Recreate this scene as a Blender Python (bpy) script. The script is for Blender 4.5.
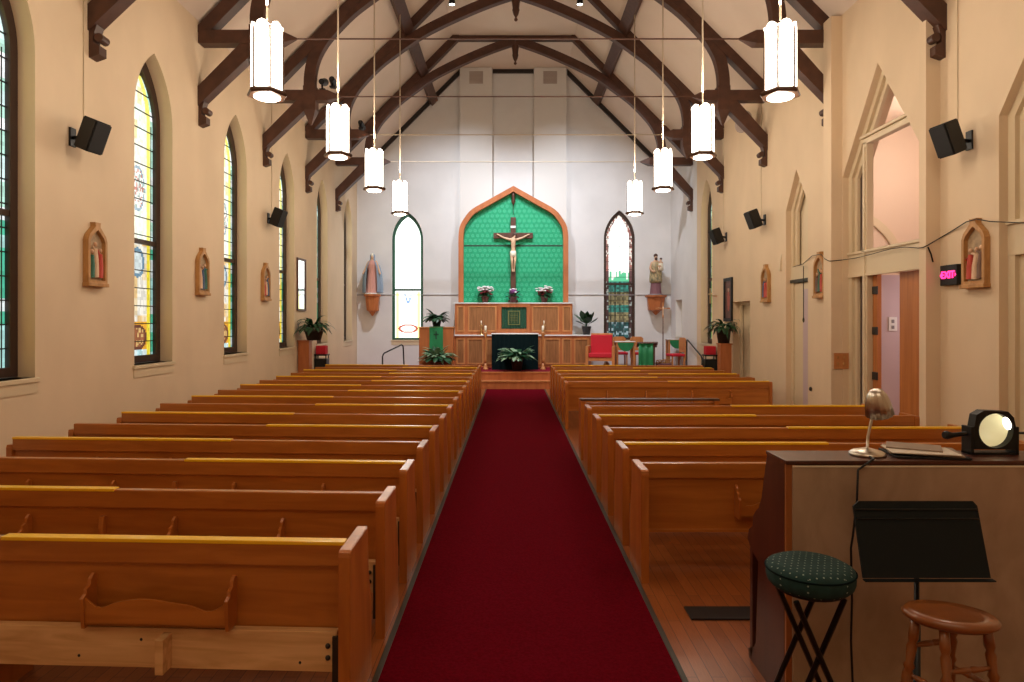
import bpy, bmesh, math, random
from mathutils import Vector, Matrix, Euler
PI = math.pi
R = math.radians
random.seed(7)
for o in list(bpy.data.objects):
    bpy.data.objects.remove(o)
C = bpy.context.scene.collection
F = 660.0                      # focal length in pixels
# ---------------------------------------------------------------- camera, world, exposure
cam_d = bpy.data.cameras.new('camera'); cam = bpy.data.objects.new('camera', cam_d); C.objects.link(cam)
cam.location = (0, 0, 2.0); cam.rotation_euler = (PI/2, 0, 0)
cam_d.sensor_width = 36; cam_d.lens = F/1024*36; cam_d.shift_y = -20/1024
cam_d.clip_start = .05; cam_d.clip_end = 200
bpy.context.scene.camera = cam
w = bpy.data.worlds.new('world'); bpy.context.scene.world = w; w.use_nodes = True
w.node_tree.nodes['Background'].inputs[0].default_value = (.75, .85, 1, 1)
w.node_tree.nodes['Background'].inputs[1].default_value = 1.0
vs = bpy.context.scene.view_settings
vs.view_transform = 'Standard'; vs.look = 'None'; vs.exposure = 0.25; vs.gamma = 1; vs.use_curve_mapping = False
LAMP = 6.5                    # emission of the pendant lamp panels
def light(name, kind, loc, energy, col=(1, 1, 1), rot=(0, 0, 0), **kw):
    d = bpy.data.lights.new(name, kind); d.energy = energy; d.color = col
    for k, v in kw.items(): setattr(d, k, v)
    o = bpy.data.objects.new(name, d); C.objects.link(o); o.location = loc; o.rotation_euler = rot
    return o
def aim(loc, tgt):
    return (Vector(tgt)-Vector(loc)).to_track_quat('-Z', 'Y').to_euler()
# spotlights on the roof trusses, turned to the sanctuary
for i, (x, e) in enumerate(((-1.5, 1600), (1.7, 1600))):
    l = (x, 17.35, 9.9)
    light('sanctuary_spot', 'SPOT', l, e, (.86, .91, 1), aim(l, (x*1.2, 22.3, 2.2)), spot_size=R(88), spot_blend=1.0, shadow_soft_size=.12)
light('rear_fill_light', 'AREA', (0, -1.0, 6.6), 55, (1, .80, .56), (0, 0, 0), shape='RECTANGLE', size=5, size_y=2)  # unseen area fill, added high behind the camera to brighten the near pews
light('side_room_light', 'POINT', (7.4, 11.5, 5.0), 62, (1, .88, .80), shadow_soft_size=.2)
light('side_room_low_light', 'POINT', (7.0, 9.4, 2.3), 34, (1, .86, .92), shadow_soft_size=.15)
# ---------------------------------------------------------------- materials
def mat(name, col, rough=.6, metal=0, spec=.5, emit=None, es=1, coat=0):
    m = bpy.data.materials.new(name); m.use_nodes = True
    b = m.node_tree.nodes['Principled BSDF']
    b.inputs['Base Color'].default_value = (*col, 1); b.inputs['Roughness'].default_value = rough
    b.inputs['Metallic'].default_value = metal; b.inputs['Specular IOR Level'].default_value = spec
    if coat: b.inputs['Coat Weight'].default_value = coat; b.inputs['Coat Roughness'].default_value = .15
    if emit: b.inputs['Emission Color'].default_value = (*emit, 1); b.inputs['Emission Strength'].default_value = es
    return m
def noisy(name, c1, c2, scale=(4, 4, 4), rough=.6, bump=0, detail=4, dist=0, lo=.35, hi=.65, spec=.5, coat=0, metal=0):
    m = mat(name, c1, rough, metal, spec, coat=coat); nt = m.node_tree; b = nt.nodes['Principled BSDF']
    tc = nt.nodes.new('ShaderNodeTexCoord'); mp = nt.nodes.new('ShaderNodeMapping'); mp.inputs['Scale'].default_value = scale
    n = nt.nodes.new('ShaderNodeTexNoise'); n.inputs['Scale'].default_value = 1; n.inputs['Detail'].default_value = detail
    n.inputs['Distortion'].default_value = dist
    r = nt.nodes.new('ShaderNodeValToRGB'); r.color_ramp.elements[0].position = lo; r.color_ramp.elements[1].position = hi
    r.color_ramp.elements[0].color = (*c1, 1); r.color_ramp.elements[1].color = (*c2, 1)
    L = nt.links.new
    L(tc.outputs['Object'], mp.inputs[0]); L(mp.outputs[0], n.inputs['Vector']); L(n.outputs['Fac'], r.inputs[0]); L(r.outputs[0], b.inputs['Base Color'])
    if bump:
        bp = nt.nodes.new('ShaderNodeBump'); bp.inputs['Strength'].default_value = bump; bp.inputs['Distance'].default_value = .01
        L(n.outputs['Fac'], bp.inputs['Height']); L(bp.outputs[0], b.inputs['Normal'])
    return m
def vcol(name, rough=.6, emission=0, spec=.3):
    m = mat(name, (1, 1, 1), rough, spec=spec); nt = m.node_tree; b = nt.nodes['Principled BSDF']
    a = nt.nodes.new('ShaderNodeAttribute'); a.attribute_name = 'col'
    if emission:
        b.inputs['Base Color'].default_value = (.03, .03, .03, 1)
        nt.links.new(a.outputs['Color'], b.inputs['Emission Color']); b.inputs['Emission Strength'].default_value = emission
    else: nt.links.new(a.outputs['Color'], b.inputs['Base Color'])
    return m
M = {}
M['wall'] = noisy('cream plaster', (.69, .54, .37), (.75, .59, .41), (1.2, 1.2, .7), .75, .05)
M['white_wall'] = noisy('white plaster', (.69, .68, .67), (.75, .74, .73), (1, 1, 1), .8)
M['column'] = mat('pale duct casing', (.68, .66, .63), .7)
M['ceiling'] = noisy('ceiling board', (.68, .56, .46), (.74, .62, .52), (.6, .6, .6), .85)
M['trim'] = mat('cream trim paint', (.68, .56, .38), .5)
M['beam'] = noisy('dark stained timber', (.055, .020, .011), (.082, .031, .017), (6, 6, 6), .5, .1)
M['beam_black'] = mat('black timber', (.018, .011, .009), .6)
M['pew'] = noisy('pew oak', (.40, .125, .018), (.52, .18, .030), (1.3, 14, 14), .30, .02, 5, .6, coat=.35)
M['pew_end'] = noisy('pew end oak', (.42, .125, .020), (.54, .18, .032), (10, 10, 1.1), .30, .02, 5, .6, coat=.35)
M['pew_dark'] = noisy('dark oak rail', (.07, .026, .014), (.10, .04, .02), (1.3, 14, 14), .35)
M['raw'] = noisy('bare pine board', (.62, .34, .14), (.82, .52, .25), (1.2, 22, 14), .6, .05, 5, 1.2)
M['yellow'] = mat('yellow edge strip', (1.0, .60, .015), .3, coat=.3)
M['bolt'] = mat('dark bolt', (.06, .055, .05), .4, .8)
M['carpet'] = noisy('red carpet', (.095, .0012, .006), (.13, .002, .009), (60, 60, 60), .95, .3, spec=.02)
M['carpet_s'] = noisy('red sanctuary carpet', (.16, .006, .016), (.21, .010, .022), (50, 50, 50), .95, .2, spec=.1)
M['strip'] = mat('dark carpet edging', (.035, .028, .018), .5)
M['honey'] = noisy('honey oak', (.47, .18, .055), (.60, .26, .09), (9, 9, 1.4), .4, .02, 4, .5)
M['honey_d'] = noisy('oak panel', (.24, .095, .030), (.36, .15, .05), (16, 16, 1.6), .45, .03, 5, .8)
M['redwood'] = noisy('reddish oak', (.40, .12, .035), (.50, .16, .05), (9, 9, 1.4), .4, .02)
M['door'] = noisy('door veneer', (.40, .135, .032), (.50, .18, .05), (12, 12, .8), .35, .01, 4, .4)
M['lavender'] = mat('lavender painted door', (.55, .43, .46), .5)
M['pink'] = mat('pinkish plaster', (.74, .58, .45), .8)
M['piano'] = noisy('piano walnut', (.060, .014, .006), (.090, .022, .010), (8, 8, 1.2), .38, .01, coat=.1)
M['piano_in'] = noisy('piano edge wood', (.34, .11, .03), (.42, .15, .04), (8, 8, 1.2), .4)
M['piano_back'] = noisy('piano back cloth', (.34, .235, .16), (.46, .33, .23), (5, 5, 3), .9, .05, 6, .5)
M['black'] = mat('black plastic', (.007, .007, .008), .5, spec=.35)
M['black_m'] = mat('black metal', (.012, .013, .014), .35, .3)
M['desk'] = mat('black stand desk', (.004, .009, .012), .6, spec=.25)
M['grille'] = noisy('speaker grille', (.006, .006, .007), (.012, .012, .013), (120, 120, 120), .7)
M['steel'] = mat('brushed steel', (.62, .57, .50), .28, 1)
M['stool'] = noisy('stool maple', (.20, .060, .012), (.27, .085, .018), (5, 12, 5), .28, coat=.5)
M['paper'] = mat('paper', (.70, .62, .52), .7)
M['folder'] = mat('folder', (.30, .22, .16), .6)
M['white'] = mat('white paint', (.8, .8, .78), .5)
M['white_cloth'] = mat('white cloth', (.8, .8, .8), .9)
M['gold'] = mat('brass', (.66, .44, .18), .3, 1)
M['red'] = mat('red upholstery', (.55, .012, .03), .8)
M['leaf'] = noisy('leaf', (.008, .045, .016), (.020, .085, .030), (9, 9, 9), .38)
M['leaf_l'] = noisy('pale leaf', (.10, .24, .12), (.34, .46, .30), (14, 14, 14), .4)
M['pot'] = mat('dark pot', (.022, .014, .012), .5)
M['pot_b'] = mat('brown pot', (.11, .03, .018), .6)
M['altar_cloth'] = mat('dark green altar cloth', (.003, .011, .013), .9, spec=.1)
M['veil'] = noisy('green brocade', (.004, .045, .022), (.012, .09, .045), (30, 30, 30), .6)
M['gcloth'] = noisy('green cloth', (.005, .17, .055), (.012, .24, .085), (5, 5, 2), .6, .2)
M['lamp_bronze'] = mat('bronze', (.10, .050, .030), .4, .5)
M['lamp_glow'] = mat('lamp panel', (.9, .85, .8), .5, emit=(1, .88, .72), es=LAMP)
M['rod'] = mat('iron rod', (.12, .055, .038), .5)
M['rod_l'] = mat('pale lamp stem', (.55, .45, .33), .5)
M['skin'] = mat('carved flesh', (.60, .36, .22), .5)
M['ivory'] = mat('carved ivory', (.66, .43, .27), .5)
M['crosswood'] = noisy('cross wood', (.075, .026, .015), (.11, .04, .022), (20, 20, 3), .45)
M['blue'] = mat('blue mantle', (.22, .29, .38), .6)
M['pinkrobe'] = mat('pink gown', (.62, .30, .25), .6)
M['tan'] = noisy('gilded tan robe', (.15, .15, .09), (.55, .42, .22), (14, 14, 9), .5)
M['plum'] = mat('plum gown', (.20, .085, .10), .6)
M['hair'] = mat('brown hair', (.07, .03, .02), .7)
M['grey'] = mat('grey paint', (.26, .24, .25), .6)
M['darkframe'] = mat('dark window frame', (.040, .018, .012), .45)
M['greenframe'] = mat('green window frame', (.02, .09, .055), .5)
M['lead'] = mat('lead came', (.02, .02, .02), .5, .3)
M['glass'] = vcol('stained glass', .2, 1.0)
M['paint'] = vcol('painted relief', .5)
M['terracotta'] = noisy('carved wood frame', (.40, .19, .055), (.52, .27, .09), (18, 18, 6), .5)
M['signred'] = mat('lit sign letters', (.9, .02, .15), .5, emit=(1, .03, .22), es=2.2)
M['bulb'] = mat('lit bulb', (1, 1, 1), .5, emit=(1, .95, .8), es=6)
M['reflector'] = mat('warm reflector', (.80, .74, .48), .35, emit=(.85, .75, .45), es=.18)
M['mirror'] = mat('glass pane', (.75, .8, .8), .06, 1)
M['flower_w'] = mat('white petals', (.85, .8, .8), .6)
M['flower_r'] = mat('dark red petals', (.22, .01, .02), .6)
M['flower_p'] = mat('purple petals', (.32, .10, .34), .6)
M['teal_top'] = noisy('dotted teal top', (.004, .030, .029), (.007, .042, .040), (30, 30, 30), .9)
M['teal'] = noisy('dotted teal fabric', (.004, .030, .029), (.007, .042, .040), (30, 30, 30), .9)
M['candle'] = mat('candle wax', (.85, .78, .62), .5)
M['vent'] = mat('vent louvre', (.42, .34, .30), .6)
# dotted fabric and damask: rings on a grid in object space
def ringed(m, cell, r0, r1, col, axes=('X', 'Z'), soft=.02):
    nt = m.node_tree; L = nt.links.new; b = nt.nodes['Principled BSDF']
    tc = nt.nodes.new('ShaderNodeTexCoord'); sp = nt.nodes.new('ShaderNodeSeparateXYZ'); L(tc.outputs['Object'], sp.inputs[0])
    def mth(op, a, c=None):
        n = nt.nodes.new('ShaderNodeMath'); n.operation = op
        for i, v in enumerate((a, c)):
            if v is None: continue
            if isinstance(v, (int, float)): n.inputs[i].default_value = v
            else: L(v, n.inputs[i])
        return n.outputs[0]
    u = mth('DIVIDE', sp.outputs[axes[0]], cell); v = mth('DIVIDE', sp.outputs[axes[1]], cell)
    row = mth('MODULO', mth('ABSOLUTE', mth('FLOOR', v)), 2.0)
    u = mth('ADD', u, mth('MULTIPLY', row, .5))
    du = mth('SUBTRACT', mth('FRACT', u), .5); dv = mth('SUBTRACT', mth('FRACT', v), .5)
    d = mth('SQRT', mth('ADD', mth('MULTIPLY', du, du), mth('MULTIPLY', dv, dv)))
    f = mth('MULTIPLY', mth('GREATER_THAN', d, r0), mth('LESS_THAN', d, r1))
    mx = nt.nodes.new('ShaderNodeMixRGB'); L(f, mx.inputs[0])
    old = b.inputs['Base Color'].links
    if old: L(old[0].from_socket, mx.inputs[1])
    else: mx.inputs[1].default_value = b.inputs['Base Color'].default_value
    mx.inputs[2].default_value = (*col, 1); L(mx.outputs[0], b.inputs['Base Color'])
def dots(m, sc, r, col):
    nt = m.node_tree; L = nt.links.new; b = nt.nodes['Principled BSDF']
    tc = nt.nodes.new('ShaderNodeTexCoord'); vo = nt.nodes.new('ShaderNodeTexVoronoi'); vo.inputs['Scale'].default_value = sc; vo.inputs['Randomness'].default_value = 0
    lt = nt.nodes.new('ShaderNodeMath'); lt.operation = 'LESS_THAN'; lt.inputs[1].default_value = r
    mx = nt.nodes.new('ShaderNodeMixRGB'); L(tc.outputs['Object'], vo.inputs['Vector']); L(vo.outputs['Distance'], lt.inputs[0]); L(lt.outputs[0], mx.inputs[0])
    L(b.inputs['Base Color'].links[0].from_socket, mx.inputs[1]); mx.inputs[2].default_value = (*col, 1); L(mx.outputs[0], b.inputs['Base Color'])
dots(M['teal'], 36, .17, (.25, .32, .26))
ringed(M['teal_top'], .030, -1, .12, (.25, .32, .26), ('X', 'Y'))
M['damask'] = noisy('green damask', (.004, .29, .125), (.010, .38, .17), (20, 20, 20), .7)
ringed(M['damask'], .165, .17, .30, (.06, .47, .26)); ringed(M['damask'], .165, -1, .06, (.06, .47, .26))
# oak floor boards running along the aisle
def boards():
    m = mat('oak floor', (.3, .1, .03), .32, coat=.2); nt = m.node_tree; L = nt.links.new; b = nt.nodes['Principled BSDF']
    tc = nt.nodes.new('ShaderNodeTexCoord'); mp = nt.nodes.new('ShaderNodeMapping'); mp.inputs['Rotation'].default_value = (0, 0, PI/2)
    br = nt.nodes.new('ShaderNodeTexBrick'); br.inputs['Scale'].default_value = 1; br.inputs['Brick Width'].default_value = 1.1; br.inputs['Row Height'].default_value = .08
    br.inputs['Mortar Size'].default_value = .002; br.inputs['Color1'].default_value = (.30, .082, .018, 1); br.inputs['Color2'].default_value = (.42, .125, .030, 1)
    br.inputs['Mortar'].default_value = (.08, .02, .008, 1); br.offset = .37
    n = nt.nodes.new('ShaderNodeTexNoise'); m2 = nt.nodes.new('ShaderNodeMapping'); m2.inputs['Scale'].default_value = (30, 2, 1)
    mx = nt.nodes.new('ShaderNodeMixRGB'); mx.blend_type = 'MULTIPLY'; mx.inputs[0].default_value = .5
    L(tc.outputs['Object'], mp.inputs[0]); L(mp.outputs[0], br.inputs[0]); L(tc.outputs['Object'], m2.inputs[0]); L(m2.outputs[0], n.inputs[0])
    L(br.outputs[0], mx.inputs[1]); L(n.outputs['Fac'], mx.inputs[2]); L(mx.outputs[0], b.inputs['Base Color'])
    return m
M['floor'] = boards()
# ---------------------------------------------------------------- mesh helpers
def obj(name, bm, m, parent=None, smooth=False, loc=None):
    me = bpy.data.meshes.new(name); bm.normal_update(); bm.to_mesh(me); bm.free()
    if isinstance(m, (list, tuple)):
        for k in m: me.materials.append(M[k])
    else: me.materials.append(M[m])
    if smooth:
        for p in me.polygons: p.use_smooth = True
    o = bpy.data.objects.new(name, me); C.objects.link(o)
    if parent: o.parent = parent
    if loc: o.location = loc
    return o
def box(bm, x0, x1, y0, y1, z0, z1, bev=0, mi=0):
    v = [bm.verts.new((x, y, z)) for x in (x0, x1) for y in (y0, y1) for z in (z0, z1)]
    fs = [bm.faces.new([v[i] for i in q]) for q in ((0, 1, 3, 2), (4, 6, 7, 5), (0, 4, 5, 1), (2, 3, 7, 6), (0, 2, 6, 4), (1, 5, 7, 3))]
    for f in fs: f.material_index = mi
    if bev:
        es = list({e for f in fs for e in f.edges})
        bmesh.ops.bevel(bm, geom=es, offset=bev, segments=2, affect='EDGES', profile=.6)
    return bm
def B(*a, bev=0): return box(bmesh.new(), *a, bev=bev)
def tube(bm, pts, r, n=8, cap=True, ell=1, mi=0):
    pts = [Vector(p) for p in pts]; k = len(pts)
    rs = r if isinstance(r, (list, tuple)) else [r]*k
    rings = []; up = None
    for i, p in enumerate(pts):
        t = (pts[min(i+1, k-1)]-pts[max(i-1, 0)]).normalized()
        if up is None: up = Vector((0, 0, 1)) if abs(t.z) < .9 else Vector((0, 1, 0))
        a = t.cross(up).normalized(); b = a.cross(t).normalized(); up = b
        rings.append([bm.verts.new(p+(a*math.cos(2*PI*j/n)*ell+b*math.sin(2*PI*j/n))*rs[i]) for j in range(n)])
    for i in range(k-1):
        for j in range(n):
            f = bm.faces.new((rings[i][j], rings[i][(j+1) % n], rings[i+1][(j+1) % n], rings[i+1][j])); f.smooth = True; f.material_index = mi
    if cap:
        for q in (rings[0], rings[-1]):
            f = bm.faces.new(q); f.material_index = mi
    return bm
def lathe(bm, prof, n=20, c=(0, 0, 0), sx=1, sy=1, fold=0, nf=9, mi=0, phase=0, smooth=True):
    rings = []
    for (r, z, *q) in prof:
        ox, oy = (q+[0, 0])[:2]; rings.append([])
        for j in range(n):
            a = 2*PI*j/n+phase; rr = r*(1+fold*math.sin(nf*a+z*3))
            rings[-1].append(bm.verts.new((c[0]+ox+rr*math.cos(a)*sx, c[1]+oy+rr*math.sin(a)*sy, c[2]+z)))
    for i in range(len(rings)-1):
        for j in range(n):
            f = bm.faces.new((rings[i][j], rings[i][(j+1) % n], rings[i+1][(j+1) % n], rings[i+1][j])); f.smooth = smooth; f.material_index = mi
    for q in (rings[0], rings[-1]):
        f = bm.faces.new(q); f.material_index = mi
    bmesh.ops.recalc_face_normals(bm, faces=bm.faces[:])
    return bm
def ell(bm, c, r, n=10, mi=0, rot=None):
    s = bmesh.ops.create_uvsphere(bm, u_segments=n, v_segments=max(5, n//2+1), radius=1)
    mt = Matrix.Translation(Vector(c)) @ (rot.to_matrix().to_4x4() if rot else Matrix()) @ Matrix.Diagonal((*r, 1))
    bmesh.ops.transform(bm, matrix=mt, verts=s['verts'])
    for v in s['verts']:
        for f in v.link_faces: f.smooth = True; f.material_index = mi
    return bm
def flat(outer, holes=(), t=.1, plane='XZ', at=0.0, bev=0):
    """a slab of thickness t with an outline and holes; plane XZ faces -Y, plane YZ faces X; 'at' is its near/low face"""
    cu = bpy.data.curves.new('tmp', 'CURVE'); cu.dimensions = '2D'; cu.fill_mode = 'BOTH'; cu.extrude = t/2; cu.bevel_depth = bev
    for pl in [outer]+list(holes):
        s = cu.splines.new('POLY'); s.points.add(len(pl)-1); s.use_cyclic_u = True
        for p, q in zip(s.points, pl): p.co = (q[0], q[1], 0, 1)
    o = bpy.data.objects.new('tmp', cu); C.objects.link(o)
    dg = bpy.context.evaluated_depsgraph_get(); me = bpy.data.meshes.new_from_object(o.evaluated_get(dg))
    bm = bmesh.new(); bm.from_mesh(me)
    bpy.data.objects.remove(o); bpy.data.curves.remove(cu); bpy.data.meshes.remove(me)
    for v in bm.verts:
        a, b, c = v.co
        v.co = (a, at+t/2+c, b) if plane == 'XZ' else ((at+t/2+c, a, b) if plane == 'YZ' else (a, b, at+t/2+c))
    bmesh.ops.remove_doubles(bm, verts=bm.verts[:], dist=1e-5)
    for f in bm.faces: f.smooth = False
    bmesh.ops.recalc_face_normals(bm, faces=bm.faces[:])
    return bm
def tag(o, label=None, cat=None, group=None, kind=None):
    if label: o['label'] = label
    if cat: o['category'] = cat
    if group: o['group'] = group
    if kind: o['kind'] = kind
    return o
def thing(name, label, cat, loc=(0, 0, 0), rz=0, group=None):
    o = bpy.data.objects.new(name, None); C.objects.link(o); o.location = loc; o.rotation_euler = (0, 0, rz); o.empty_display_size = .1
    return tag(o, label, cat, group)
def struct(o): o['kind'] = 'structure'; return o
def dup(root, loc, rz=None, label=None, group=None):
    kids = {}
    for ob in C.objects: kids.setdefault(ob.parent, []).append(ob)
    def rec(o, par):
        c = o.copy(); C.objects.link(c); c.parent = par
        for k in kids.get(o, []): rec(k, c)
        return c
    r = rec(root, None); r.location = loc
    if rz is not None: r.rotation_euler = (0, 0, rz)
    if label: r['label'] = label
    if group: r['group'] = group
    return r
def skin(name, verts, edges, radii, m, parent=None, root=0, sub=2, loc=None):
    me = bpy.data.meshes.new(name); me.from_pydata([Vector(v) for v in verts], edges, [])
    o = bpy.data.objects.new(name, me); C.objects.link(o)
    o.modifiers.new('s', 'SKIN'); s = o.modifiers.new('u', 'SUBSURF'); s.levels = sub; s.render_levels = sub
    for i, v in enumerate(me.skin_vertices[0].data):
        r = radii[i]; v.radius = (r, r) if not isinstance(r, tuple) else r; v.use_root = (i == root)
    dg = bpy.context.evaluated_depsgraph_get(); m2 = bpy.data.meshes.new_from_object(o.evaluated_get(dg)); m2.name = name
    o.modifiers.clear(); o.data = m2; m2.materials.clear(); m2.materials.append(M[m])
    for p in m2.polygons: p.use_smooth = True
    if parent: o.parent = parent
    if loc: o.location = loc
    return o
def lancet(c, hw, z0, zs, zp, n=9, ins=0.0):
    """pointed arch outline: centre, half width, sill, springing, peak; ins = inset"""
    rise = zp-zs; r = (rise*rise+hw*hw)/(2*hw); hw2 = hw-ins; pts = [(c-hw2, z0+ins), (c+hw2, z0+ins)]
    r2 = r-ins; cx = r-hw                     # arc centre for the right side at c-cx
    a1 = math.acos(min(1, cx/r2))
    for i in range(n+1):
        a = a1*i/n; pts.append((c-cx+r2*math.cos(a), zs+r2*math.sin(a)))
    for i in range(n-1, -1, -1):
        a = a1*i/n; pts.append((c+cx-r2*math.cos(a), zs+r2*math.sin(a)))
    return pts
XL, XR, YB, YF = -5.25, 5.38, 22.35, -2.6
TC = .1                                              # centre line of the roof
def whiten(o, y0):
    me = o.data; me.materials.append(M['white_wall']); b = bmesh.new(); b.from_mesh(me)
    bmesh.ops.bisect_plane(b, geom=b.verts[:]+b.edges[:]+b.faces[:], plane_co=(0, y0, 0), plane_no=(0, 1, 0))
    for f in b.faces:
        if f.calc_center_median().y > y0: f.material_index = 1
    b.to_mesh(me); b.free(); return o
# ---------------------------------------------------------------- setting
bm = B(XL-.3, XR+.3, YF-.2, 19.36, -.12, 0); struct(obj('floor', bm, 'floor'))
bays = [6.83+2.86*i for i in range(-2, 6)]; bays[2] = 6.75
def win_hole(c): return lancet(c, .515, 1.38, 4.95, 5.93)
# left wall with its six windows (and two behind the camera)
rect = [(YF, 0), (YB, 0), (YB, 7.06), (YF, 7.06)]
struct(obj('wall_left', flat(rect, [win_hole(c) for c in bays[1:]], .40, 'YZ', XL-.40), 'wall'))
bayA = [(8.68, 0.0), (10.74, 0.0), (10.74, 4.33), (9.71, 5.80), (8.68, 4.33)]
def up(p, z): return [(a, max(b, z)) for a, b in p]
bayB = [(5.2, .01), (7.29, .01), (7.29, 4.27), (6.25, 5.75), (5.2, 4.27)]
bayC = [(12.0, .01), (12.96, .01), (12.96, 4.16), (12.49, 4.87), (12.0, 4.16)]
doorH = [(14.92, .01), (16.07, .01), (16.07, 2.46), (14.92, 2.46)]
doorS = [(20.9, .5), (21.7, .5), (21.7, 2.68), (20.9, 2.68)]
struct(obj('wall_right', flat(rect, [up(bayA, .01), bayB, bayC, doorH, doorS, win_hole(18.27)], .40, 'YZ', XR), 'wall')); whiten(C.objects['wall_right'], 19.2)
# back wall: white plaster below the gable
gx0, gx1 = -1.77, 1.87
gab = [(XL, 0), (XR, 0), (XR, 6.99), (gx1, 10.5), (gx0, 10.5), (XL, 7.02)]
struct(obj('wall_back', flat(gab, [lancet(-3.54, .53, 1.36, 4.75, 5.70), lancet(3.64, .53, 1.36, 4.75, 5.75)], .3, 'XZ', YB), 'white_wall'))
struct(obj('wall_front', flat(gab, [], .2, 'XZ', YF-.2), 'wall'))
bm = flat([(XL-.35, 6.92), (XL-.35, 7.1), (gx0-.06, 10.66), (gx1+.06, 10.66), (XR+.35, 7.1), (XR+.35, 6.92-.28), (XR, 6.99), (gx1, 10.5), (gx0, 10.5), (XL, 7.02)], [], YB-YF+.3, 'XZ', YF)
struct(obj('ceiling', bm, 'ceiling'))
# outside ground so that no light leaks from below
# sanctuary steps and platform
bm = B(XL, XR, 19.35, 19.72, 0, .24); struct(obj('floor', bm, 'redwood'))
bm = bmesh.new(); box(bm, XL, XR, 19.70, YB, 0, .478); struct(obj('floor', bm, 'redwood'))
bm = bmesh.new(); box(bm, XL, XR, 19.76, YB-.02, .478, .486); struct(obj('floor', bm, 'carpet_s'))
for k, (y, z) in enumerate(((19.335, .24), (19.685, .478))):
    struct(obj('trim_%d' % (k+1), B(XL, XR, y, y+.035, z-.03, z+.006, bev=.006), 'honey'))
# aisle carpet with its dark edging
t = thing('aisle_carpet', 'long dark red carpet running up the aisle to the altar steps', 'carpet', (0, 0, 0))
obj('carpet_pile', B(-.74, .94, -2, 19.3, 0, .010), 'carpet', t)
for x in (-.775, .94): obj('edging_strip', B(x, x+.035, -2, 19.3, 0, .014, bev=.004), 'strip', t)
tag(obj('floor_register', bm := B(1.2, 1.72, 4.41, 4.60, .001, .012), 'black'), 'flat black vent grating in the wooden floor left of the piano', 'floor vent')
# baseboards
struct(obj('baseboard_left', B(XL, XL+.02, YF, 19.3, 0, .14), 'trim'))
# ---------------------------------------------------------------- pilasters on the right wall
struct(obj('trim_3', B(XR-.18, XR+.01, 8.29, 8.43, 0, 6.97), 'wall'))
struct(obj('trim_4', B(XR-.18, XR+.01, 10.75, 11.02, 0, 6.97), 'wall'))
# gable border timbers on the back wall
bm = bmesh.new(); box(bm, -.65, .73, YB-.08, YB, 10.38, 10.5)
for sgn, gx in ((-1, gx0), (1, gx1)):
    vs_ = []
    for (a, b) in ((0, 0), (-3.5, -3.5), (-3.5, -3.66), (0, -.16)):
        vs_.append((gx-sgn*a*1.0*1, 10.5+b))
    pl = [(gx, 10.5), (gx+sgn*3.45, 7.05), (gx+sgn*3.45, 6.87), (gx, 10.32)]
    g = flat(pl, [], .09, 'XZ', YB-.09); me_ = bpy.data.meshes.new('t'); g.to_mesh(me_); g.free(); bm.from_mesh(me_)
struct(obj('trim_5', bm, 'beam_black'))
# duct casings left and right of the gable centre, each with a grille
for n_, (x0, x1) in enumerate(((-1.74, -.66), (.74, 1.82))):
    t = thing('duct_casing', ('pale tall duct casing on the back wall, %s of the green arch centre' % ('left', 'right')[n_]), 'wall duct', ((x0+x1)/2, YB, 4.5), 0, 'duct casings on the back wall')
    hw = (x1-x0)/2
    arc_ = [(x_*sg_+.045, z_+.0) for sg_ in (-1, 1) for x_, z_ in (((1.83, 4.77), (1.79, 5.13), (1.63, 5.43), (1.38, 5.72), (.86, 6.02), (0, 6.50)))]
    def az_(x_):
        q_ = sorted(arc_)
        for (xa, za), (xb, zb) in zip(q_, q_[1:]):
            if xa <= x_ <= xb: return za+(zb-za)*(x_-xa)/max(1e-6, xb-xa)
        return 4.9
    low = [(x0+(x1-x0)*i/12, az_(x0+(x1-x0)*i/12)+.02) for i in range(13)]
    g = flat([(x_-(x0+x1)/2, z_-4.5) for x_, z_ in low]+[(hw, 5.985), (-hw, 5.985)], [], .26, 'XZ', -.262); obj('casing', g, 'column', t)
    fr = flat([(-.27, 5.40), (.27, 5.40), (.27, 5.94-.04), (-.27, 5.90)], [[(-.23, 5.44), (.23, 5.44), (.23, 5.86), (-.23, 5.86)]], .02, 'XZ', -.282)
    g = obj('grille', fr, 'column', t)
    b2 = bmesh.new()
    for i in range(10): box(b2, -.23, .23, -.276, -.263, 5.445+i*.042, 5.475+i*.042)
    obj('louvre', b2, 'vent', g)
struct(obj('trim_6', B(XL, XR, YB-.02, YB, 2.87, 2.895), 'grey'))
for i, x in enumerate((-.64, .72)):
    pass
# ---------------------------------------------------------------- stained glass windows
def glass_bm(hw, z0, zs, zp, fn, nx=30, nz=190):
    """grid shaped to the arch, one colour per cell"""
    rise = zp-zs; r = (rise*rise+hw*hw)/(2*hw); cx = r-hw
    bm = bmesh.new(); lay = bm.loops.layers.float_color.new('col'); rows = []
    for j in range(nz+1):
        z = z0+(zp-.004-z0)*j/nz
        w_ = hw if z <= zs else math.sqrt(max(0, r*r-(z-zs)**2))-cx
        rows.append([bm.verts.new((w_*(2*i/nx-1), 0, z)) for i in range(nx+1)])
    for j in range(nz):
        for i in range(nx):
            f = bm.faces.new((rows[j][i], rows[j][i+1], rows[j+1][i+1], rows[j+1][i]))
            c = f.calc_center_median(); z = c.z
            w_ = hw if z <= zs else max(.01, math.sqrt(max(0, r*r-(z-zs)**2))-cx)
            col = fn(c.x, z, min(hw-abs(c.x), (w_-abs(c.x)) if z > zs else 9), hw)
            for l in f.loops: l[lay] = (*col, 1)
    return bm
def H(a, b, s=0):
    v = math.sin(a*127.1+b*311.7+s*74.7)*43758.5453; return v-math.floor(v)
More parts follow.
